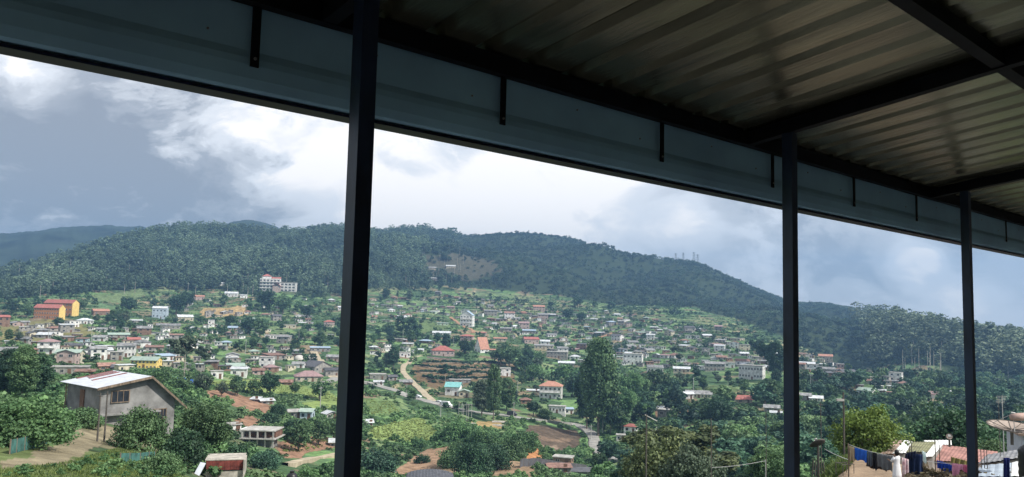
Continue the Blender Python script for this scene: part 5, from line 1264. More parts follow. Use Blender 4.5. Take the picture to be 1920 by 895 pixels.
P = at(1180, 930, 120); P.z = float(gz(P.x, P.y)); T(1180, 930, 0, 'broad', 'dark', 'close', 'dark tree under the lowest end of the main road', 1.2, P=P, h=at(1180, 868, 120).z - P.z, var=0)

# trees scattered through the town: individuals
g = random.Random(5); items = []; cnt = 0
ZONES = [([(0, 600), (300, 600), (640, 620), (640, 760), (300, 740), (0, 700)], 60), ([(250, 560), (640, 555), (640, 620), (250, 600)], 16), ([(690, 550), (1180, 585), (1180, 700), (690, 700)], 60), ([(1160, 600), (1460, 660), (1460, 790), (1180, 790)], 46),
         ([(690, 700), (1100, 700), (1100, 800), (690, 740)], 20), ([(1500, 700), (1830, 720), (1830, 850), (1500, 850)], 26), ([(480, 780), (640, 780), (640, 850), (560, 850)], 6)]
hx = np.array([(a, b_, c) for a, b_, c in taken])
for poly, n_ in ZONES:
    x0, x1 = min(p[0] for p in poly), max(p[0] for p in poly); y0, y1 = min(p[1] for p in poly), max(p[1] for p in poly); done = tries = 0
    while done < n_ and tries < 600:
        tries += 1; x, y = g.uniform(x0, x1), g.uniform(y0, y1)
        if not inpoly(np.array([x]), np.array([y]), poly)[0]: continue
        P = hit(x, y, 150); h_ = g.choice([5, 6, 7, 8, 9, 11, 13]); hp = h_ * F / P.y
        if 765 < x < 965 and 674 < y < 728: continue
        if np.any((np.abs(hx[:, 0] - x) < hx[:, 2] * .6 + hp * .2) & (hx[:, 1] < y + 2) & (hx[:, 1] > y - hp * 1.0)): continue
        if np.min(np.hypot(ROADA[:, 0] - P.x, ROADA[:, 1] - P.y)) < 5: continue
        kd = g.choices(['broad', 'tall', 'gum', 'cone'], [10, 4, 3, 1])[0]; m = g.choices(['mid', 'dark', 'lush', 'grey', 'blue'], [8, 8, 3, 3, 3])[0]
        t_ = tree(x, y, 0, kd, m, 'mid' if P.y < 700 else 'far', None, 1.0 if kd != 'tall' else 1.4, P=P, h=h_); t_['group'] = 'trees among the hillside houses'
        cn = {'mid': 'green', 'dark': 'dark green', 'lush': 'bright green', 'grey': 'grey green', 'blue': 'blue green'}[m]; kn = {'broad': 'round tree', 'tall': 'slender tree', 'gum': 'thin gum tree', 'cone': 'pointed tree'}[kd]
        items.append((x, y, t_, ('tall ' if h_ > 8 else 'low ') + cn + ' ' + kn)); done += 1
name_all(items, None)

# ------------------------------------------------------------------ ground cover and woods (masses nobody could count)


def template(kind, n_cl, per, size, seed, flat=.8):
    g_ = np.random.default_rng(seed); P_, r_ = clumps(kind, n_cl, g_); return leaves(P_, r_, per, size, flat=flat, g=g_)


TCOL = {}


def tmpl_obj(tv, tt_, m):
    k_ = (id(tv), m.name)
    if k_ not in TCOL: TCOL[k_] = (bpy.data.objects.new('leaf_cluster', leaf_mesh('leaf_cluster', tv, np.clip(tt_ * .45 + .29, 0, 1), m)), tv)
    return TCOL[k_][0]


def scatter(name, label, cat, pts, hs, tmps, m, wide=1.0, trunk=False):
    """pts (n,3), hs (n,): leaf templates set on the points by geometry nodes, one object for the whole mass"""
    n_ = len(pts); g_ = np.random.default_rng(n_); me = bpy.data.meshes.new(name); me.vertices.add(n_); me.vertices.foreach_set('co', np.ascontiguousarray(pts, dtype=np.float32).ravel()); me.materials.append(m)
    ww = wide * (.8 + .4 * g_.random(n_)); big = n_ < 3500 or hs.max() < 6
    for nm_, ty, v in (('pick', 'INT', g_.integers(0, len(tmps), n_)), ('turn', 'FLOAT', g_.random(n_) * 6.283), ('itint', 'FLOAT', (.30 if big else .16) * g_.normal(size=n_) + fbm(pts[:, 0] / 75, pts[:, 1] / 75, 12, 3) * .9),
                       ('size', 'FLOAT_VECTOR', np.stack([hs * ww, hs * ww, hs], -1))):
        a = me.attributes.new(nm_, ty, 'POINT')
        if ty == 'FLOAT_VECTOR': a.data.foreach_set('vector', v.astype(np.float32).ravel())
        else: a.data.foreach_set('value', v.astype(np.int32 if ty == 'INT' else np.float32))
    ng = bpy.data.node_groups.new('scatter_' + name, 'GeometryNodeTree'); ng.interface.new_socket('Geometry', in_out='INPUT', socket_type='NodeSocketGeometry'); ng.interface.new_socket('Geometry', in_out='OUTPUT', socket_type='NodeSocketGeometry')
    N_ = ng.nodes; L_ = ng.links; gi = N_.new('NodeGroupInput'); go = N_.new('NodeGroupOutput'); ip = N_.new('GeometryNodeInstanceOnPoints'); jn = N_.new('GeometryNodeJoinGeometry')
    for tv, tt_ in tmps[::-1]:
        oi = N_.new('GeometryNodeObjectInfo'); oi.inputs['Object'].default_value = tmpl_obj(tv, tt_, m); oi.inputs['As Instance'].default_value = True; L_.new(oi.outputs['Geometry'], jn.inputs[0])

    def na(nm_, ty): q = N_.new('GeometryNodeInputNamedAttribute'); q.data_type = ty; q.inputs['Name'].default_value = nm_; return q.outputs['Attribute']
    cx = N_.new('ShaderNodeCombineXYZ'); L_.new(na('turn', 'FLOAT'), cx.inputs['Z'])
    L_.new(gi.outputs[0], ip.inputs['Points']); L_.new(jn.outputs[0], ip.inputs['Instance']); ip.inputs['Pick Instance'].default_value = True
    L_.new(na('pick', 'INT'), ip.inputs['Instance Index']); L_.new(cx.outputs[0], ip.inputs['Rotation']); L_.new(na('size', 'FLOAT_VECTOR'), ip.inputs['Scale']); L_.new(ip.outputs[0], go.inputs[0])
    o = link(name, me); md = o.modifiers.new('scatter', 'NODES'); md.node_group = ng; return tag(o, label, cat, kind='stuff')


def sample(n_, r0, r1, x0, x1, power=1.0):
    r = (r0**2 + (r1**2 - r0**2) * rng.random(n_))**.5 if power == 1 else r0 * (r1 / r0)**rng.random(n_)
    a = az_of(x0) + (az_of(x1) - az_of(x0)) * rng.random(n_); X, Y = r * np.sin(a), r * np.cos(a); z = gz(X, Y); px, py = proj(X, Y, z); return X, Y, z, px, py, r, a


def keep_clear(X, Y, px, py, r, extra=0.0, road=True, houses=True, soil=True):
    k_ = np.ones(len(X), bool)
    for poly, col, r0, r1 in PATCH:
        if r0 == 380 and not soil: continue
        k_ &= ~(inpoly(px, py, poly) & (r > r0) & (r < r1) & ((r0 < 1000) | (rng.random(len(px)) < .6)))
    if road:
        for i in range(0, len(X), 4000):
            s_ = slice(i, i + 4000); k_[s_] &= (np.hypot(ROADA[:, 0][None] - X[s_][:, None], ROADA[:, 1][None] - Y[s_][:, None]).min(1) > 3.6 + extra)
    if houses:
        HW = np.array([(h['o'].location.x, h['o'].location.y, h['w'] * h['o'].location.y / F) for h in HOUSES] + [(NH.location.x, NH.location.y, 11), (UB.location.x, UB.location.y, 9)])
        for i in range(0, len(X), 4000):
            s_ = slice(i, i + 4000); k_[s_] &= ((np.hypot(HW[:, 0][None] - X[s_][:, None], HW[:, 1][None] - Y[s_][:, None]) - HW[:, 2][None] * .62).min(1) > 1.2 + extra)
    return k_


RPX, RPY = proj(ROADA[:, 0], ROADA[:, 1], gz(ROADA[:, 0], ROADA[:, 1])); RRR = np.hypot(ROADA[:, 0], ROADA[:, 1])


def over_road(px, py, r, hpx):
    k_ = np.zeros(len(px), bool)
    for i in range(0, len(px), 4000):
        s_ = slice(i, i + 4000); k_[s_] = ((np.abs(RPX[None] - px[s_][:, None]) < 7) & (RPY[None] < py[s_][:, None] + 1) & (RPY[None] > (py - hpx)[s_][:, None] - 3) & (RRR[None] > r[s_][:, None])).any(1)
    return k_


def hidden_by(px, py, r, hpx):
    """true where a plant would stand in front of a house"""
    k_ = np.zeros(len(px), bool)
    for h in HOUSES:
        if h.get('fill'): continue
        k_ |= (np.abs(px - h['x']) < h['w'] * .5) & (py > h['y'] + 1) & (py - hpx < h['y'] - 3) & (py < h['y'] + 60)
    return k_


btn = [template('bush', 11, 30, .17, s, .8) for s in (11, 12, 13)]
bt = [template('bush', 10, 20, .22, s, .8) for s in range(1, 7)]; bt2 = [template('bush', 8, 10, .32, s, .8) for s in range(5, 11)]
X, Y, z, px, py, r, a = sample(15000, 62, 345, -40, 1990); dens = .75 + 1.5 * fbm(X / 35, Y / 35, 91, 2); h_ = .8 + 1.7 * rng.random(len(X))**2
k_ = keep_clear(X, Y, px, py, r, .4) & (rng.random(len(X)) < dens + .15) & ~hidden_by(px, py, r, h_ * F / r * .8) & ~over_road(px, py, r, h_ * F / r) & (py < 1000) & ~((px > 1500) & (r < 75)) & ~((px < 345) & (r < 86))
print('near bushes', k_.sum())
for s_, nm, lb, m in ((0, 'hillside_shrubs', 'low green shrubs and vines covering the near slopes', LM['lush']), (1, 'dark_shrubs', 'darker scrub mixed through the near slopes', LM['mid'])):
    q = k_ & (vnoise(X / 22, Y / 22, 40) * 2 + rng.normal(size=len(X)) * .3 > 0) if s_ == 0 else k_ & ~(vnoise(X / 22, Y / 22, 40) * 2 + rng.normal(size=len(X)) * .1 > 0)
    for nn_, q_, tt_ in (('', q & (r >= 170), bt), ('near_', q & (r < 170), btn)): scatter(nn_ + nm, lb + (' closest to the camera' if nn_ else ' further off'), 'shrubs', np.stack([X, Y, z - .1], -1)[q_], h_[q_], tt_, m, 1.15)
X, Y, z, px, py, r, a = sample(52000, 330, 1120, -40, 1990); dens = .28 + 1.5 * fbm(X / 60, Y / 60, 93, 2); h_ = .8 + 2.2 * rng.random(len(X))**3
hm = np.interp(a, AZ, R0a); k_ = keep_clear(X, Y, px, py, r, .5) & ~over_road(px, py, r, h_ * F / r) & (rng.random(len(X)) < dens) & (r < hm + 20) & ~hidden_by(px, py, r, h_ * F / r * .8)
vall = ((px > 1180) & (py > 705)) | ((px > 1500) & (py > 700)); 
print('town bushes', k_.sum())
q = k_ & (rng.random(len(X)) < .42); scatter('garden_shrubs', 'small hedges and garden bushes between the houses of the town', 'shrubs', np.stack([X, Y, z - .1], -1)[q], h_[q], bt2, LM['lush'], 1.1)
q = k_ & ~q; scatter('hedge_shrubs', 'dark hedges and scrub between the terraces of the town', 'shrubs', np.stack([X, Y, z - .1], -1)[q], h_[q], bt2, LM['mid'], 1.1)
bth = [template('bush', 3, 5, .62, s, .7) for s in (91, 92, 93, 94)]
X, Y, z, px, py, r, a = sample(95000, 340, 1090, -40, 1640); i_ = np.clip(np.searchsorted(RG, r), 0, len(RG) - 1); j_ = np.clip(np.searchsorted(AZ, a), 0, len(AZ) - 1); fr_ = FRG[i_, j_]
k_ = (fr_ > .70) & (fr_ < .93) & (fbm(X / 26, Y / 60, 19, 2) > -.22) & (r < np.interp(a, AZ, R0a) + 5) & keep_clear(X, Y, px, py, r, .2, soil=False); h_ = .55 + .75 * rng.random(len(X))
print('hedges', k_.sum())
for i2, m_ in ((0, 'mid'), (1, 'lush'), (2, 'lush')):
    q = k_ & (np.arange(len(X)) % 3 == i2); scatter('terrace_hedges', ['mid green', 'fresh green', 'bright green'][i2] + ' low hedges growing in lines along the edges of the terraces', 'hedges', np.stack([X, Y, z - .1], -1)[q], h_[q], bth, LM[m_], 1.6)
pb = np.array([tuple(a_ + (b_ - a_) * t) for a_, b_ in zip(BANKPTS[:-1], BANKPTS[1:]) if (b_ - a_).length < 25 for t in (0, .2, .4, .6, .8)]); pb[:, 0] += rng.normal(size=len(pb)) * .5; pb[:, 1] += 1.5 + rng.random(len(pb)) * 3; pb[:, 2] = gz(pb[:, 0], pb[:, 1])
scatter('bank_hedges', 'dark green growth hanging along the terrace banks of the brown slope', 'hedges', pb, .8 + 1.1 * rng.random(len(pb)), bth, LM['dark'], 1.5)
bts = [template('broad', 18, 16, .12, s) for s in range(81, 87)]
X, Y, z, px, py, r, a = sample(4200, 330, 1100, -40, 1700); h_ = 3 + 3.5 * rng.random(len(X)); hm = np.interp(a, AZ, R0a)
k_ = keep_clear(X, Y, px, py, r, .6) & (rng.random(len(X)) < .24 + fbm(X / 50, Y / 50, 17, 2)) & (r < hm + 10) & ~hidden_by(px, py, r, h_ * F / r)
print('small trees', k_.sum())
for i_, m_ in ((0, 'mid'), (1, 'dark')):
    q = k_ & (np.arange(len(X)) % 2 == i_); scatter('small_trees', ['mid green', 'dark green'][i_] + ' small trees crowding between the houses of the town', 'trees', np.stack([X, Y, z - .1], -1)[q], h_[q], bts, LM[m_], 1.1)
cr_ = []
for poly, r0_ in (([(695, 800), (790, 782), (822, 815), (815, 828), (760, 828), (690, 822)], 180), ([(375, 716), (500, 716), (620, 738), (640, 755), (560, 742), (470, 733), (390, 722)], 200), ([(685, 748), (735, 754), (755, 775), (690, 778)], 200), ([(548, 808), (590, 814), (628, 828), (590, 845), (530, 852), (525, 835)], 150)):
    for yy_ in np.arange(min(p[1] for p in poly), max(p[1] for p in poly), 2.6):
        for xx2 in np.arange(min(p[0] for p in poly), max(p[0] for p in poly), 1.5):
            y2 = yy_ + .06 * (xx2 - 700) * (1 if r0_ == 180 else .3)
            if inpoly(np.array([xx2]), np.array([y2]), poly)[0] and rng.random() < (.5 if r0_ != 150 else .3): p = hit(xx2 + rng.normal() * .3, y2, r0_); cr_.append((p.x, p.y, p.z))
cr_ = np.array(cr_); scatter('crop_rows', 'rows of low vegetable crops on the open fields', 'crops', cr_, .22 + .22 * rng.random(len(cr_)), bth, leafmat('crop leaves', (.21, .28, .085)), 1.5)
# thick wood filling the valley on the right
bt3 = [template('broad', 24, 22, .10, s) for s in range(21, 27)]
X, Y, z, px, py, r, a = sample(2600, 110, 760, 1130, 1990); h_ = 5 + 6 * rng.random(len(X))
inv = np.interp(px, [1130, 1200, 1300, 1466, 1580, 1990], [800, 730, 718, 722, 712, 712]); k_ = keep_clear(X, Y, px, py, r, 2) & (py > inv) & ~hidden_by(px, py, r, h_ * F / r) & (rng.random(len(X)) < .62 + fbm(X / 40, Y / 40, 3, 2)) & (py - h_ * F / r > np.interp(px, [1130, 1466, 1500, 1990], [720, 716, 690, 700])) & ~((px > 1500) & (px < 1640) & (py < 716))
print('valley wood', k_.sum()); kn_ = k_ & (r < 300); k_ &= ~kn_
bt4 = [template('broad', 26, 34, .085, s) for s in (71, 72, 73)]
for i_, m_ in ((0, 'blue'), (1, 'mid'), (2, 'lush')):
    q = kn_ & (np.arange(len(X)) % 3 == i_); scatter('valley_trees', ['blue green', 'mid green', 'bright green'][i_] + ' trees massed on the near side of the valley on the right', 'wood', np.stack([X, Y, z - .3], -1)[q], h_[q] * .8, bt4, LM[m_], 1.2)
q = k_ & (rng.random(len(X)) < .5)
scatter('valley_wood', 'dense green wood filling the valley on the right', 'wood', np.stack([X, Y, z - .3], -1)[q], h_[q], bt3, LM['blue'], 1.15); q = k_ & ~q
scatter('valley_thicket', 'darker thicket mixed through the valley wood', 'wood', np.stack([X, Y, z - .3], -1)[q], h_[q], bt3, LM['mid'], 1.15)
# forests on the hills
ft = [template('tall', 24, 7, .066, s) for s in range(31, 41)]; ft2 = [template('broad', 14, 9, .15, s) for s in range(41, 49)]; ftg = [template('gum', 18, 4, .085, s) for s in (51, 52, 53, 54)]


def forest(name, label, n_, x0, x1, h0, h1, tm_, m, wide, dn=1.2, rmax=None, cond=None):
    a = az_of(x0) + (az_of(x1) - az_of(x0)) * rng.random(n_); R0_ = np.interp(a, AZ, R0a); Rr_ = np.interp(a, AZ, Rra); r = R0_ + (Rr_ * 1.03 - R0_) * rng.random(n_)**.85
    X, Y = r * np.sin(a), r * np.cos(a); z = gz(X, Y); px, py = proj(X, Y, z); h_ = h0 + (h1 - h0) * rng.random(n_)
    k_ = keep_clear(X, Y, px, py, r, 2, road=False) & (rng.random(n_) < dn + fbm(X / 90, Y / 90, 8, 2)) & ~hidden_by(px, py, r, h_ * F / r)
    if cond is not None: k_ &= cond(px, py, r)
    print(name, k_.sum()); return scatter(name, label, 'forest', np.stack([X, Y, z - .5], -1)[k_], h_[k_] * (.75 + .5 * rng.random(k_.sum())**2), tm_, m, wide)


forest('gum_forest', 'grey green eucalyptus forest covering the left hill', 10500, -60, 800, 7, 20, ft, leafmat('hill gum leaves', (.14, .21, .13), (.10, .155, .095)), 1.3, .85)
forest('dark_forest', 'darker trees mixed through the left hill forest', 4800, -60, 860, 7, 17, ft2, leafmat('hill dark leaves', (.08, .135, .08)), 1.0, .8)
forest('hill_canopy', 'low dark jungle canopy covering the right hand hills', 12000, 740, 1760, 3.5, 8.5, ft2, leafmat('jungle leaves', (.065, .115, .07)), 1.3, .95)
forest('eucalyptus_wood', 'tall pale trunked gum wood on the spur at the far right', 1500, 1600, 2000, 17, 27, ft, leafmat('right gum leaves', (.155, .21, .13)), 1.5, .8, cond=lambda px, py, r: (px > 1640) | (rng.random(len(px)) < (px - 1600) / 60))
# pale trunks of the gums at the edge of the spur wood
mb = MB(); gg = random.Random(3); tr_pts = []
for i in range(40):
    x = gg.uniform(1690, 1775) if i < 26 else gg.uniform(1840, 1915); y = gg.uniform(650, 712); P = hit(x, y, 600)
    mb.tube([(P.x, P.y, P.z - .5), (P.x + gg.uniform(-.6, .6), P.y, P.z + gg.uniform(12, 20))], [.28, .12], 4, cap=False)
for i in range(110):
    x = gg.uniform(760, 870) if i < 35 else gg.uniform(-20, 640); y = gg.uniform(460, 540) if i < 35 else gg.uniform(490, 560); P = hit(x, y, 800)
    mb.tube([(P.x, P.y, P.z - .5), (P.x, P.y, P.z + gg.uniform(10, 15))], [.3, .15], 4, cap=False)
tag(mb.build('gum_trunks', M_PALEBARK), 'pale bare gum trunks showing between the crowns of the woods', 'trunks', kind='stuff')
# gum trees that stand out on the skylines
g = random.Random(9); sk = [(x, 'left') for x in (287, 300, 318, 333, 347, 362, 372, 384, 395, 408, 420, 545, 573, 588, 602, 612, 625)] + [(x, 'right') for x in (1655, 1672, 1690, 1712, 1738, 1756, 1770, 1788, 1806, 1836, 1850, 1872, 1886, 1900, 1912)]
for i, (x, sd_) in enumerate(sk):
    ysk = np.interp(x, [a for a, b_ in SKYL], [b_ for a, b_ in SKYL]); Rr = float(np.interp(az_of(x), AZ, Rra)); a_ = az_of(x); X, Y = Rr * .995 * sin(a_), Rr * .995 * cos(a_); P = Vector((X, Y, float(gz(X, Y))))
    n_ = len([q for q in sk[:i] if q[1] == sd_]) + 1; od = ['first', 'second', 'third', 'fourth', 'fifth', 'sixth', 'seventh', 'eighth', 'ninth', 'tenth', 'eleventh', 'twelfth', 'thirteenth', 'fourteenth', 'fifteenth', 'sixteenth', 'seventeenth'][n_ - 1]
    tree(x, ysk, 0, 'gum', 'grey', 'mid', f'{od} from left of the tall gums on the {sd_} hand skyline', 1.25, P=P, h=g.uniform(17, 24) if sd_ == 'right' else g.uniform(15, 20), group=f'gums on the {sd_} skyline')

# ------------------------------------------------------------------ the yard at the bottom right


def pole(x, yb, yt, dep, rad, m, lab, nm='pole', cat='pole', arms=()):
    P = at(x, yb, dep); zt = at(x, yt, dep).z; zg = min(float(gz(P.x, P.y)), zt - 1); t_ = thing(nm, lab, cat, (P.x, P.y, zg)); h_ = zt - zg
    MB().tube([(0, 0, -.3), (.01, 0, h_ * .5), (0, 0, h_)], [rad, rad * .9, rad * .75], 8).build('shaft', m, t_)
    for z, l_, a in arms: MB().tube([(-l_ * cos(a), -l_ * sin(a), h_ - z), (l_ * cos(a), l_ * sin(a), h_ - z)], rad * .5, 5).build('crossarm', m, t_)
    return t_, h_


def wire(p0, p1, sag, lab, m=M_CABLE, rad=.008, nm='wire', grp=None):
    p0, p1 = Vector(p0), Vector(p1); pts = [p0.lerp(p1, i / 12) - Vector((0, 0, sag * 4 * (i / 12) * (1 - i / 12))) for i in range(13)]
    return tag(MB().tube(pts, rad, 5).build(nm, m), lab, 'wire', grp)


t_, h_ = pole(1583, 880, 736, 37, .05, M_POLE, 'thin dark pole with small lamp arm before the yellow tree', arms=())
MB().box((-.15, 0, h_ - .35), (.35, .12, .10)).build('lamp', M_POLEL, t_)
pole(1540, 885, 755, 38, .025, M_POLE, 'thin dark mast left of the lamp pole, behind the mesh dish', arms=((.1, .12, 0),))
pole(1210, 1010, 777, 40, .045, M_POLE, 'tall thin dark pole in front of the near olive tree')
pole(1333, 1010, 785, 42, .035, M_POLE, 'tall thin dark pole right of the near grey green tree')
pole(1436, 1000, 862, 42, .03, M_POLEL, 'short pale pole at the left of the second post')
pole(1437, 1000, 770, 44, .022, M_POLE, 'very thin dark mast at the left of the second post')
wire(at(1335, 877, 42), at(1436, 864, 42), .06, 'pale line strung between the dark pole and the short pale pole', M_CABLE, .013)
wire(at(1209, 778, 40), at(1232, 790, 40), 0, 'short pale strut from the top of the tall dark pole', M_POLEL, .03, 'strut')
# mesh dishes
M_MESH = mat('dish mesh', (.13, .12, .11), rough=.6, var=.2, scale=5, metal=.3); M_TAN = mat('weathered tan dish', (.34, .28, .24), rough=.8, var=.2, scale=2)


def dish(c, rad, tilt, az_, m, lab, depth=.25, leg=1.2, legs=4, solid=False):
    zg = float(gz(c.x, c.y)) if leg is None else c.z - leg; r = thing('satellite_dish', lab, 'satellite dish', (c.x, c.y, zg)); hc = c.z - zg
    pr = [(rad * i / 8, depth * rad * (i / 8)**2) for i in range(9)]; pr += [(a, b_ - .02) for a, b_ in pr[::-1]]
    o = MB().lathe(pr, 28).build('reflector', m, r, loc=(0, 0, hc), smooth=True); o.rotation_euler = (tilt, 0, az_)
    rb = MB()
    for i in range(12):
        q = 2 * pi * i / 12; rb.tube([(rad * f_ * cos(q), rad * f_ * sin(q), depth * rad * f_ * f_ + .012) for f_ in (.05, .35, .7, 1)], .012 * rad, 4)
    rb.tube([(rad * cos(2 * pi * i / 28), rad * sin(2 * pi * i / 28), depth * rad) for i in range(29)], .02 * rad, 5, cap=False)
    rb.build('rib', M_POLE, o); fd = MB()
    for i in range(3): q = 2 * pi * i / 3; fd.tube([(rad * .8 * cos(q), rad * .8 * sin(q), depth * rad * .64), (0, 0, rad * .75)], .012, 4)
    fd.lathe([(0, rad * .66), (.06, rad * .66), (.07, rad * .8), (0, rad * .82)], 10); fd.build('feed_horn', M_POLEL, o)
    st = MB(); st.tube([(0, 0, 0), (0, 0, hc - .05)], .05, 8); st.build('mast', M_POLE, r)
    for i in range(legs):
        q = 2 * pi * i / legs + .7; MB().tube([(.32 * cos(q), .32 * sin(q), -.1), (.22 * cos(q), .22 * sin(q), hc * .62)], .025, 5).build('leg', M_POLE, r)
    return r


dish(at(1534, 834, 34), .34, radians(38), radians(200), M_MESH, 'dark mesh satellite dish on a small legged frame at the grassy edge', .22, leg=None)
dish(at(1897, 806, 27), .74, radians(9), .1, M_TAN, 'large tan satellite dish lying nearly flat on the right edge roof', .16, leg=.5, legs=0)
dish(at(1780, 819, 40), .15, radians(60), radians(-30), M_TAN, 'small pale dish above the pink red roof by the dark tree', .2, leg=.5, legs=0)
P = at(1904, 783, 26.5); o = MB().tube([P + Vector((-.15, 0, 0)), P + Vector((.1, 0, .02)), P + Vector((.9, .2, .03))], [.10, .13, .13], 14).build('rolled_mat', mat('pinkish tan roll', (.40, .28, .24), var=.15, scale=4), None, smooth=True)
tag(o, 'pinkish rolled bundle resting above the large tan dish', 'bundle')
t_, h_ = pole(1882, 850, 742, 30, .018, M_POLEL, 'thin rooftop aerial with short rods right of the third post', 'aerial', 'aerial')
for i in range(5): MB().tube([(-.22, 0, h_ - .06 * i - .03), (.22 - .03 * i, .05, h_ - .06 * i - .03)], .007, 4).build('rod', M_POLEL, t_)
t_, h_ = pole(1875, 850, 748, 31, .014, M_POLE, 'second thinner aerial just left of the rooftop aerial', 'aerial', 'aerial')
MB().tube([(-.12, 0, h_ - .1), (.12, 0, h_ - .1)], .007, 4).build('rod', M_POLE, t_)


def corr_roof(name, lab, quad, m, wall=None, cat='roof', bay=.25, thick=.03, wm_=None, wh=2.4):
    """quad: four world points, a-b along the eave, d-c along the top; corrugation runs from eave to top, sheets are parts"""
    a, b_, c, d = [Vector(q) for q in quad]; o0 = a.copy(); r = thing(name, lab, cat, o0); L_ = max((b_ - a).length, (c - d).length); ns_ = max(2, int(L_ / .85)); k_ = 8
    for s in range(ns_):
        vs_ = []
        for i in range(k_ + 1):
            t = (s + i / k_ * .985) / ns_; up_ = .022 * (i % 2) + .012 * (s % 2); p = a.lerp(b_, t); q = d.lerp(c, t); sl_ = random.uniform(-.02, .02); vs_ += [p - o0 + Vector((0, 0, up_)), q - o0 + Vector((0, 0, up_))]
        n0_ = len(vs_); vs_ += [v - Vector((0, 0, .012)) for v in vs_]; f = []
        for i in range(k_): f += [(2 * i, 2 * i + 2, 2 * i + 3, 2 * i + 1), (n0_ + 2 * i, n0_ + 2 * i + 1, n0_ + 2 * i + 3, n0_ + 2 * i + 2), (2 * i, n0_ + 2 * i, n0_ + 2 * i + 2, 2 * i + 2), (2 * i + 1, 2 * i + 3, n0_ + 2 * i + 3, n0_ + 2 * i + 1)]
        MB().add(vs_, f).build('roof_sheet', m[s % len(m)] if isinstance(m, list) else m, r)
    if wall:
        mb = MB(); pts = [a.lerp(c, .03) , b_.lerp(d, .03), c.lerp(a, .03), d.lerp(b_, .03)]; zb_ = min(p.z for p in pts) - wh
        tp = [p - o0 - Vector((0, 0, .05)) for p in pts]; bt_ = [Vector((p.x, p.y, zb_ - o0.z)) for p in tp]
        mb.add(tp + bt_, [(0, 1, 5, 4), (1, 2, 6, 5), (2, 3, 7, 6), (3, 0, 4, 7), (4, 5, 6, 7)]); mb.build('wall', wall, r)
    return r


M_PINKR = mat('faded red corrugated roof', (.31, .155, .13), rough=.8, var=.22, scale=1.1); M_GREYR = mat('old grey corrugated roof', (.24, .24, .25), rough=.6, var=.25, scale=1.1); M_WHR = mat('new white sheet', (.78, .78, .76), rough=.45, var=.06, scale=1)
M_RUSTR = mat('rust streaked roof', (.27, .19, .15), rough=.8, var=.3, scale=1.4); M_LBL = mat('light blue sheet', (.36, .42, .49), rough=.5, var=.12, scale=1.2); M_OLR = mat('mossy sheet', (.20, .20, .11), rough=.9, var=.25, scale=1.4)
corr_roof('shed_roof', 'large faded red roofed shed crossing behind the third post', [at(1742, 864, 41), at(1850, 868, 42), at(1872, 848, 47), at(1763, 834, 47)], M_PINKR, WALLS['pink'][0], 'shed')
corr_roof('shed_roof', 'shed with rusty and white sheets at the left of the yard roofs', [at(1648, 852, 42), at(1698, 850, 42), at(1712, 828, 47), at(1678, 825, 47)], [M_RUSTR, M_WHR, M_WHR], WALLS['grey'][0], 'shed')
corr_roof('shed_roof', 'mossy olive roofed shed between the white sheeted sheds', [at(1698, 848, 43), at(1740, 848, 43), at(1756, 829, 48), at(1712, 829, 48)], M_OLR, WALLS['grey'][0], 'shed')
corr_roof('shed_roof', 'white sheeted lean-to touching the faded red roofed shed', [at(1732, 857, 40), at(1748, 857, 40), at(1768, 834, 46), at(1750, 834, 46)], M_WHR, WALLS['grey'][0], 'shed')
corr_roof('shed_roof', 'far white roof edge beneath the dark tree', [at(1738, 833, 50), at(1785, 835, 50), at(1784, 826, 55), at(1732, 826, 55)], M_WHR, WALLS['grey'][0], 'shed')
corr_roof('shed_roof', 'grey corrugated roof rising to the right edge of the photo', [at(1834, 870, 29.5), at(1965, 852, 29), at(1965, 836, 33), at(1850, 853, 33)], M_GREYR, WALLS['grey'][0], 'shed')
corr_roof('shed_roof', 'patched light blue and pink sheet roof below the grey corrugated roof', [at(1832, 894, 26), at(1960, 894, 25.5), at(1960, 862, 28.5), at(1836, 874, 29)], [M_LBL, M_WHR, M_LBL, M_PINKR], WALLS['grey'][0], 'shed', wh=1.2)
# blue house at the right edge
P = at(1978, 856, 36); HB = thing('blue_house', 'pale blue walled house under the large tan dish at the right edge', 'house', P, -.35)
MB().box((.35, 1.6, -1.2), (3.1, 3, 4.0)).build('wall', M_LBL, HB); MB().box((.35, 1.6, .86), (3.5, 3.4, .10)).build('roof', M_RUSTR, HB); MB().box((-.55, .07, -.0), (.7, .06, .06)).build('beam', M_POLE, HB)
MB().box((.1, .06, -.1), (.5, .1, .8)).build('window', M_GLASS, HB)
# tank at the right edge
P = at(1922, 832, 22); t_ = thing('water_tank', 'tall black ribbed water tank cut by the right edge', 'tank', (P.x + .12, P.y, P.z - 1.15))
MB().lathe([(0, 0), (.27, 0)] + [(.27 + .018 * (i % 2), .05 + .1 * i) for i in range(10)] + [(.22, 1.06), (.12, 1.12), (.12, 1.16), (0, 1.16)], 20).build('tank_body', M_BLACK, t_, smooth=True)
MB().box((0, 0, -.75), (.6, .6, 1.5)).build('stand', M_CW, t_)


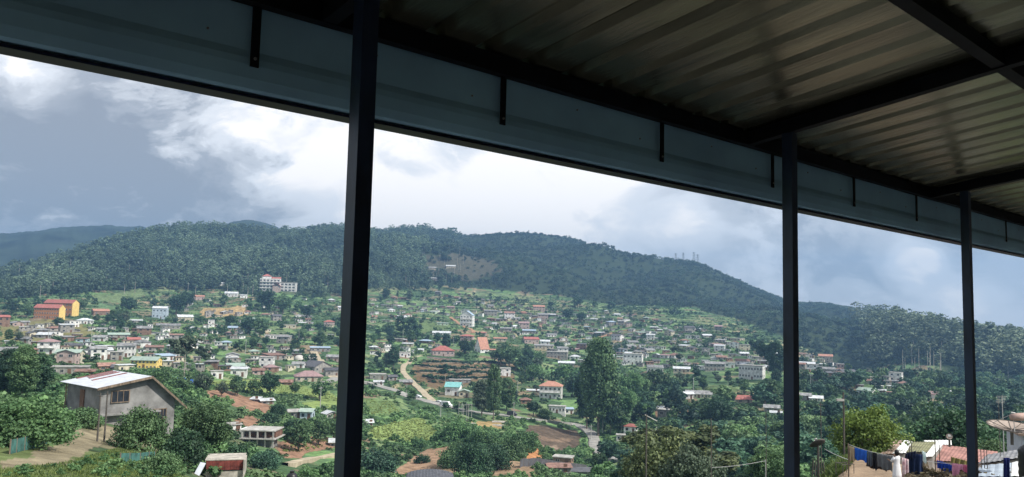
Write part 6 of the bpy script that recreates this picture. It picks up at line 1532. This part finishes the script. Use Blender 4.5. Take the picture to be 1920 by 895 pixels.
# washing lines and what hangs on them
def cloth(p0, p1, drop0, drop1, m, name, lab, cat='laundry', folds=5, amp=.04, seed=0, grp='washing on the lines'):
    p0, p1 = Vector(p0), Vector(p1); g_ = random.Random(seed); nx, nz = 22, 10; vs_ = []; ph = g_.uniform(0, 6)
    dr = (p1 - p0); side = Vector((-dr.y, dr.x, 0)).normalized()
    for sgn in (1, -1):
        for j in range(nz + 1):
            for i in range(nx + 1):
                u, v = i / nx, j / nz; p = p0.lerp(p1, u); d = (drop0 + (drop1 - drop0) * u) * (1 + .07 * sin(u * 9 + ph)); pin = .025 * sin(u * pi * 6)**2 * (1 - v)
                f = side * (amp * (.2 + v) * sin(u * folds * 2 * pi + ph + v * .8) + sgn * (.012 + .0)); vs_.append(p + f + Vector((dr.x, dr.y, 0)) * (.02 * v * sin(ph + v * 5)) - Vector((0, 0, d * v * (1 if sgn > 0 else .93) + pin)))
    w_ = nx + 1; n1_ = w_ * (nz + 1); f = []
    for s in range(2):
        for j in range(nz):
            for i in range(nx): a = s * n1_ + j * w_ + i; q = (a, a + 1, a + w_ + 1, a + w_); f.append(q if s else q[::-1])
    for i in range(nx): f.append((i, i + 1, n1_ + i + 1, n1_ + i))
    for j in range(nz): a = j * w_; f.append((a, n1_ + a, n1_ + a + w_, a + w_)); a += nx; f.append((a, a + w_, n1_ + a + w_, n1_ + a))
    o = bpy.data.objects.new(name, MB().add(vs_, f).mesh(name, m, True)); C.objects.link(o); return tag(o, lab, cat, grp)


def cm(nm, c, v=.12): return mat(nm, c, rough=.9, var=v, scale=6, spec=.1, bump=.2)


DL = 30
pole(1591, 880, 832, DL, .03, M_WOOD, 'left washing line post with the beige cloth'); pole(1754, 878, 826, 31, .022, M_POLE, 'dark post behind the blue sheet, left of the pair', arms=()); pole(1762, 880, 834, 31, .02, M_POLE, 'dark post behind the blue sheet, right of the pair')
pole(1705, 868, 827, 31, .02, M_POLE, 'thin dark rod behind the navy heap, left of the pair'); pole(1709, 868, 826, 31, .022, M_POLE, 'thin dark rod behind the navy heap, right of the pair')
for x, lab in ((1840, 'thin dark rod right of the third post, leftmost of three'), (1846, 'thin dark rod right of the third post, middle of three'), (1851, 'thin dark rod right of the third post, rightmost of three')): pole(x, 885, 843, 28, .016, M_POLE, lab)
L0, L1, L2 = at(1592, 834, DL), at(1680, 856, 29), at(1830, 873, 27)
wire(L0, L1, .05, 'washing line running from the left post to the person in white'); wire(L1 + Vector((.02, 0, 0)), L2, .05, 'washing line running right to the third post')
wire(at(1546, 842, 34), at(1590, 862, 31), .03, 'pale cable from the mesh dish to the low frame', M_CABLE, .012)


def lp(x, a=L0, b_=L1, xa=1592, xb=1680): return a.lerp(b_, (x - xa) / (xb - xa)) - Vector((0, 0, .05))


cloth(lp(1592), lp(1603), .60, .48, cm('beige cloth', (.42, .33, .22)), 'hanging_cloth', 'beige cloth hanging at the left end of the washing line', seed=1, folds=2)
cloth(lp(1603), lp(1626), .42, .42, cm('bright blue cloth', (.03, .12, .50)), 'hanging_cloth', 'bright blue cloth hanging on the left of the washing line', seed=2, folds=3)
cloth(lp(1627), lp(1636), .55, .5, cm('slate cloth', (.10, .12, .15)), 'hanging_trousers', 'slate grey trousers hanging right of the bright blue cloth', seed=3, folds=2)
cloth(lp(1636.5), lp(1645), .62, .6, cm('black cloth', (.02, .02, .025)), 'hanging_trousers', 'black trousers hanging in the middle of the washing line', seed=4, folds=2)
cloth(lp(1646), lp(1673), .50, .55, cm('grey cloth', (.13, .14, .15)), 'hanging_blanket', 'grey blanket hanging just left of the person in white', seed=5, folds=3)
cloth(lp(1628, ) + Vector((.1, .35, -.3)), lp(1672) + Vector((0, .35, -.28)), .35, .3, cm('dark brown cloth', (.05, .035, .03)), 'hanging_cloth', 'dark brown cloth low behind the grey blanket', seed=6, folds=4)


def lq(x): return L1.lerp(L2, (x - 1680) / 150) - Vector((0, 0, .05))


cloth(at(1700, 849, 28.4), at(1730, 852, 28.2), .82, .7, cm('navy cloth', (.018, .03, .075)), 'hanging_coat', 'large navy coat hanging right of the person in white', seed=7, folds=3, amp=.06)
cloth(at(1698, 850, 28.3), at(1718, 845, 28.3), .25, .25, cm('dark navy cloth', (.012, .016, .035)), 'folded_clothes', 'dark clothes thrown over the top of the navy coat', seed=8, folds=4, amp=.05)
cloth(at(1729, 845, 28.8), at(1736, 849, 28.8), .35, .4, cm('pale teal cloth', (.55, .66, .66)), 'hanging_cloth', 'pale teal white cloth right of the navy coat', seed=9, folds=2)
cloth(at(1758, 863, 28.6), at(1785, 872, 28.2), .28, .40, cm('royal blue cloth', (.02, .06, .33)), 'hanging_sheet', 'royal blue sheet hanging left of the pink towel', seed=10, folds=4, amp=.05)
cloth(at(1785, 868, 27.4), at(1806, 871, 27.2), .8, .8, cm('pink cloth', (.62, .26, .36)), 'hanging_towel', 'pink towel hanging left of the third post', seed=11, folds=2)
cloth(at(1806.5, 871, 27.2), at(1822, 872, 27), .8, .8, cm('deep pink cloth', (.50, .12, .20)), 'hanging_towel', 'deep pink towel partly behind the third post', seed=12, folds=2)
cloth(at(1783, 856, 29.5), at(1814, 864, 29.3), .24, .2, cm('olive cloth', (.22, .19, .07)), 'hanging_cloth', 'olive cloth draped above the pink towel', seed=13, folds=3)
cloth(at(1882, 858, 24), at(1893, 858, 24), .85, .85, cm('dark navy dress cloth', (.012, .018, .09)), 'hanging_dress', 'narrow dark navy garment hanging at the right of the yard', seed=14, folds=2, amp=.05)
wire(at(1876, 857.5, 24.05), at(1916, 857, 24), .01, 'washing line holding the narrow dark navy garment')
cloth(at(1691, 858, 28.1), at(1703, 861, 28.1), .9, .9, mat('white and pink patterned cloth', (.72, .66, .66), col2=(.45, .22, .26), scale=9, rough=.9, spec=.1), 'hanging_dress', 'white and pink patterned garment beside the person in white', seed=15, folds=2, amp=.06)

# the person in white, seen from behind
PB = at(1681, 850, 28.0); zf = float(gz(PB.x, PB.y)); Hh = PB.z - zf; 
PE = thing('person', 'person in a long white garment seen from behind at the washing line', 'person', (PB.x, PB.y, zf), .35); k_ = Hh / 1.52
SK = mat('brown skin', (.20, .11, .07), rough=.6, var=.05, scale=5); HR = mat('black hair', (.01, .009, .009), rough=.5, var=.2, scale=20); WD = cm('white dress cloth', (.72, .72, .74), .06)
bmv = [((0, 0, .92), .13), ((0, 0, 1.08), .115), ((0, 0, 1.26), .13), ((0, 0, 1.36), .09), ((0, .0, 1.42), .05), ((0, .01, 1.50), .075), ((0, .01, 1.58), .08), ((0, .005, 1.64), .04)]
bv = [v for v, r in bmv]; br = [r for v, r in bmv]; be = [(i, i + 1) for i in range(7)]


def chain(start, pts):
    i0 = start
    for p, r in pts: bv.append(p); br.append(r); be.append((i0, len(bv) - 1)); i0 = len(bv) - 1
    return i0


for s in (-1, 1):
    chain(0, [((s * .09, 0, .86), .10), ((s * .10, .01, .48), .06), ((s * .10, 0, .28), .055), ((s * .10, 0, .08), .035), ((s * .11, .12, .03), .03)])
    if s < 0: w_i = chain(3, [((s * .16, 0, 1.34), .055), ((s * .22, .10, 1.12), .042), ((s * .16, .30, 1.16), .032), ((s * .15, .36, 1.18), .028)])
    else: w_i = chain(3, [((s * .16, 0, 1.34), .055), ((s * .26, .14, 1.24), .042), ((s * .24, .34, 1.36), .032), ((s * .235, .40, 1.39), .028)])
    wp = Vector(bv[w_i])
    for q, ln in ((-.022, .06), (-.008, .07), (.008, .068), (.022, .055)):
        chain(w_i, [((wp.x + q, wp.y + .03, wp.z + .01), .008), ((wp.x + q, wp.y + .03 + ln * .6, wp.z), .007), ((wp.x + q, wp.y + .02 + ln * .8, wp.z - .03), .006)])
    chain(w_i, [((wp.x - s * .03, wp.y + .02, wp.z - .01), .009), ((wp.x - s * .035, wp.y + .05, wp.z - .02), .007)])
me = bpy.data.meshes.new('body'); me.from_pydata(bv, be, []); bo = link('body', me, PE); bo.scale = (k_, k_, k_); me.materials.append(SK)
mo = bo.modifiers.new('skin', 'SKIN'); mo.use_smooth_shade = True
for i, r in enumerate(br): me.skin_vertices[0].data[i].radius = (r, r * (.8 if i < 4 else 1))
me.skin_vertices[0].data[0].use_root = True
bo.modifiers.new('sub', 'SUBSURF').levels = 1; bo.modifiers['sub'].render_levels = 1
dr_ = MB(); pr = [(.05, 1.415), (.10, 1.39), (.155, 1.35), (.15, 1.22), (.135, 1.10), (.15, .98), (.17, .85), (.20, .55), (.23, .22), (.22, .22), (.19, .55), (.14, .98)]
n_ = 24
for r, z in pr:
    for i in range(n_): q = 2 * pi * i / n_; f = 1 + (.05 * sin(q * 7) * max(0, (1.1 - z))); dr_.v.append((r * 1.12 * f * cos(q), r * .8 * f * sin(q), z))
for j in range(len(pr) - 1):
    for i in range(n_): i2 = (i + 1) % n_; dr_.f.append((j * n_ + i, j * n_ + i2, (j + 1) * n_ + i2, (j + 1) * n_ + i))
for s in (-1, 1):
    a, b_ = (Vector((s * .12, 0, 1.34)), Vector((-.22, .10, 1.12))) if s < 0 else (Vector((s * .12, 0, 1.34)), Vector((.26, .14, 1.24)))
    dr_.tube([a, a.lerp(b_, .55), b_], [.075, .07, .065], 10)
o = dr_.build('dress', WD, PE, smooth=True); o.scale = (k_, k_, k_)
hm_ = MB(); hm_.lathe([(0, 1.40), (.05, 1.405), (.085, 1.45), (.10, 1.52), (.102, 1.58), (.085, 1.65), (.05, 1.685), (0, 1.695)], 16, (0, -.015, 0)); hm_.lathe([(0, 1.50), (.045, 1.51), (.06, 1.55), (.045, 1.59), (0, 1.60)], 12, (0, -.11, 0))
o = hm_.build('hair', HR, PE, smooth=True); o.scale = (k_, k_, k_)
fc = MB()
for s in (-1, 1): fc.box((s * .03, .098, 1.56), (.018, .01, .01))
fc.box((0, .105, 1.535), (.016, .02, .03)); fc.box((0, .097, 1.505), (.04, .008, .01))
o = fc.build('face', HR, PE); o.scale = (k_, k_, k_)

# low table frame, white sacks, grass and heap of cut plants
P = at(1584, 872, 31); P.z = float(gz(P.x, P.y)); t_ = thing('low_frame', 'low metal table frame at the left end of the washing line', 'frame', P, .3)
for sx_ in (-1, 1):
    for sy_ in (-1, 1): MB().tube([(sx_ * .25, sy_ * .2, 0), (sx_ * .25, sy_ * .2, .42)], .015, 6).build('leg', M_POLE, t_)
for sy_ in (-1, 1): MB().tube([(-.27, sy_ * .2, .42), (.27, sy_ * .2, .42)], .015, 6).build('rail', M_POLE, t_)
for sx_ in (-1, 0, 1): MB().tube([(sx_ * .25, -.2, .425), (sx_ * .25, .2, .425)], .012, 6).build('rail', M_POLE, t_)
for x, y, lab in ((1553, 880, 'white sack lying in the grass, right of two'), (1545, 877, 'white sack lying in the grass, left of two')):
    P = at(x, y, 31); P.z = float(gz(P.x, P.y)); bm2 = bmesh.new(); bmesh.ops.create_icosphere(bm2, subdivisions=3, radius=.17)
    for v in bm2.verts: v.co.x *= 1.5; v.co.z *= .6; v.co += v.co.normalized() * .05 * sin(v.co.x * 31 + x) * cos(v.co.y * 27)
    me = bpy.data.meshes.new('sack'); bm2.to_mesh(me); bm2.free(); me.materials.append(WALLS['white'][0]); me.polygons.foreach_set('use_smooth', [True] * len(me.polygons))
    o = link('sack', me, None, P + Vector((0, 0, .08))); tag(o, lab, 'sack', 'sacks in the grass')


def grass(name, label, n_, region, hgt, m, dens=None):
    X, Y = region(n_); z = gz(X, Y); a = rng.random(n_) * 2 * pi; h_ = hgt * (.5 + rng.random(n_)); w = .018 + .012 * rng.random(n_) + h_ * .04; lx, ly = rng.normal(size=n_) * h_ * .35, rng.normal(size=n_) * h_ * .35
    ca_, sa_ = np.cos(a) * w, np.sin(a) * w; Vv = np.stack([np.stack([X - ca_, Y - sa_, z - .02], -1), np.stack([X + ca_, Y + sa_, z - .02], -1), np.stack([X + ca_ * .5 + lx * .6, Y + sa_ * .5 + ly * .6, z + h_ * .65], -1), np.stack([X + lx, Y + ly, z + h_], -1)], 1).reshape(-1, 3)
    return tag(link(name, leaf_mesh(name, Vv, np.repeat(rng.random(n_), 4), m)), label, 'grass', kind='stuff')


def reg(polypx, r0, r1):
    def f(n_):
        Xs, Ys = np.zeros(0), np.zeros(0); xs = [p[0] for p in polypx]
        for _ in range(40):
            if len(Xs) >= n_: break
            X, Y, z, px, py, r, a = sample(n_ * 2, r0, r1, min(xs), max(xs)); k_ = inpoly(px, py, polypx); Xs = np.append(Xs, X[k_]); Ys = np.append(Ys, Y[k_])
        if len(Xs) < n_: n2 = max(1, len(Xs)); i_ = rng.integers(0, n2, n_); return Xs[i_] + rng.normal(size=n_) * .1, Ys[i_] + rng.normal(size=n_) * .1
        return Xs[:n_], Ys[:n_]
    return f


LG = leafmat('grass blades', (.15, .21, .06), (.08, .13, .04), trans=.3)
grass('yard_grass', 'bright grass at the edge of the yard beside the second post', 22000, reg([(1490, 850), (1545, 852), (1600, 864), (1590, 880), (1560, 900), (1545, 960), (1480, 960)], 25, 44), .22, LG)
grass('slope_grass', 'rough green grass on the slope at the bottom left', 24000, reg([(0, 880), (120, 868), (240, 835), (330, 850), (360, 900), (330, 960), (0, 960)], 28, 75), .10, LG)
X, Y = reg([(0, 885), (130, 872), (250, 850), (340, 862), (380, 900), (340, 960), (0, 960)], 30, 75)(200)
scatter('slope_plants', 'leafy weeds and small plants on the slope at the bottom left', 'plants', np.stack([X, Y, gz(X, Y) - .05], -1), .2 + .4 * rng.random(200)**2, [template('bush', 7, 16, .2, s) for s in (63, 64)], LM['lush'], 1.2)
grass('verge_grass', 'pale green plants on the bottom slope left of the big post', 5000, reg([(430, 870), (470, 872), (540, 885), (560, 930), (430, 930)], 40, 90), .5, leafmat('bright verge leaves', (.22, .32, .06)))
X, Y = reg([(1722, 872), (1760, 868), (1800, 885), (1830, 890), (1900, 880), (1910, 930), (1700, 930)], 24, 33)(150)
scatter('cut_plants', 'heap of dull brownish green plants under the washing line', 'plants', np.stack([X, Y, gz(X, Y) - .05], -1), .3 + .45 * rng.random(150), [template('bush', 7, 14, .2, s) for s in (61, 62)], leafmat('dull heap leaves', (.13, .13, .07), (.09, .06, .04)), 1.0)
# pale blossoms on the left bush, yellow blooms
fl = [t_ for t_ in TREES if t_[2].name.startswith('flowering_bush')][0][2]; g_ = np.random.default_rng(4); hs_ = fl.children[0].scale.z
d = g_.normal(size=(260, 3)); d /= np.linalg.norm(d, axis=1)[:, None]; d[:, 2] = np.abs(d[:, 2]); P_ = d * np.array([.9, .9, .95]) * (.9 + .15 * g_.random((260, 1))) + np.array([0, 0, .12])
Vv, ti = leaves(P_, np.full(260, .012), 3, .035, g=g_); o = link('blossom', leaf_mesh('blossom', Vv, ti, mat('pale blossom', (.75, .74, .72), var=.05)), fl); o.scale = fl.children[0].scale; o['kind'] = 'stuff'

# ------------------------------------------------------------------ haze
ztop = max(float(Z.max()) + 32, 268 + 14, max(max((o.matrix_world @ Vector(c)).z for c in o.bound_box) for o in C.objects if o.type == 'MESH' and o.name.startswith('hills')) + 3); zbot = float(Z.min()) - 70
hb = MB(); hb.box((0, 0, (ztop + zbot) / 2), (7400, 7400, ztop - zbot)); hm2 = bpy.data.materials.new('haze'); hm2.use_nodes = True; t = hm2.node_tree
for n in list(t.nodes): t.nodes.remove(n)
pv = t.nodes.new('ShaderNodeVolumePrincipled'); pv.inputs['Color'].default_value = (.24, .45, .76, 1); pv.inputs['Density'].default_value = .00030; pv.inputs['Anisotropy'].default_value = .2
ou = t.nodes.new('ShaderNodeOutputMaterial'); t.links.new(pv.outputs[0], ou.inputs['Volume'])
HZ = hb.build('haze', hm2); tag(HZ, 'thin blue haze in the valley air', 'haze', kind='stuff')
for o in C.objects:
    if o.parent is not None and 'category' in o: del o['category']
print('tris', sum(len(m.loops) - 2 * len(m.polygons) for m in bpy.data.meshes)); print('objects', len(C.objects), 'labels', len([o for o in C.objects if 'label' in o]))
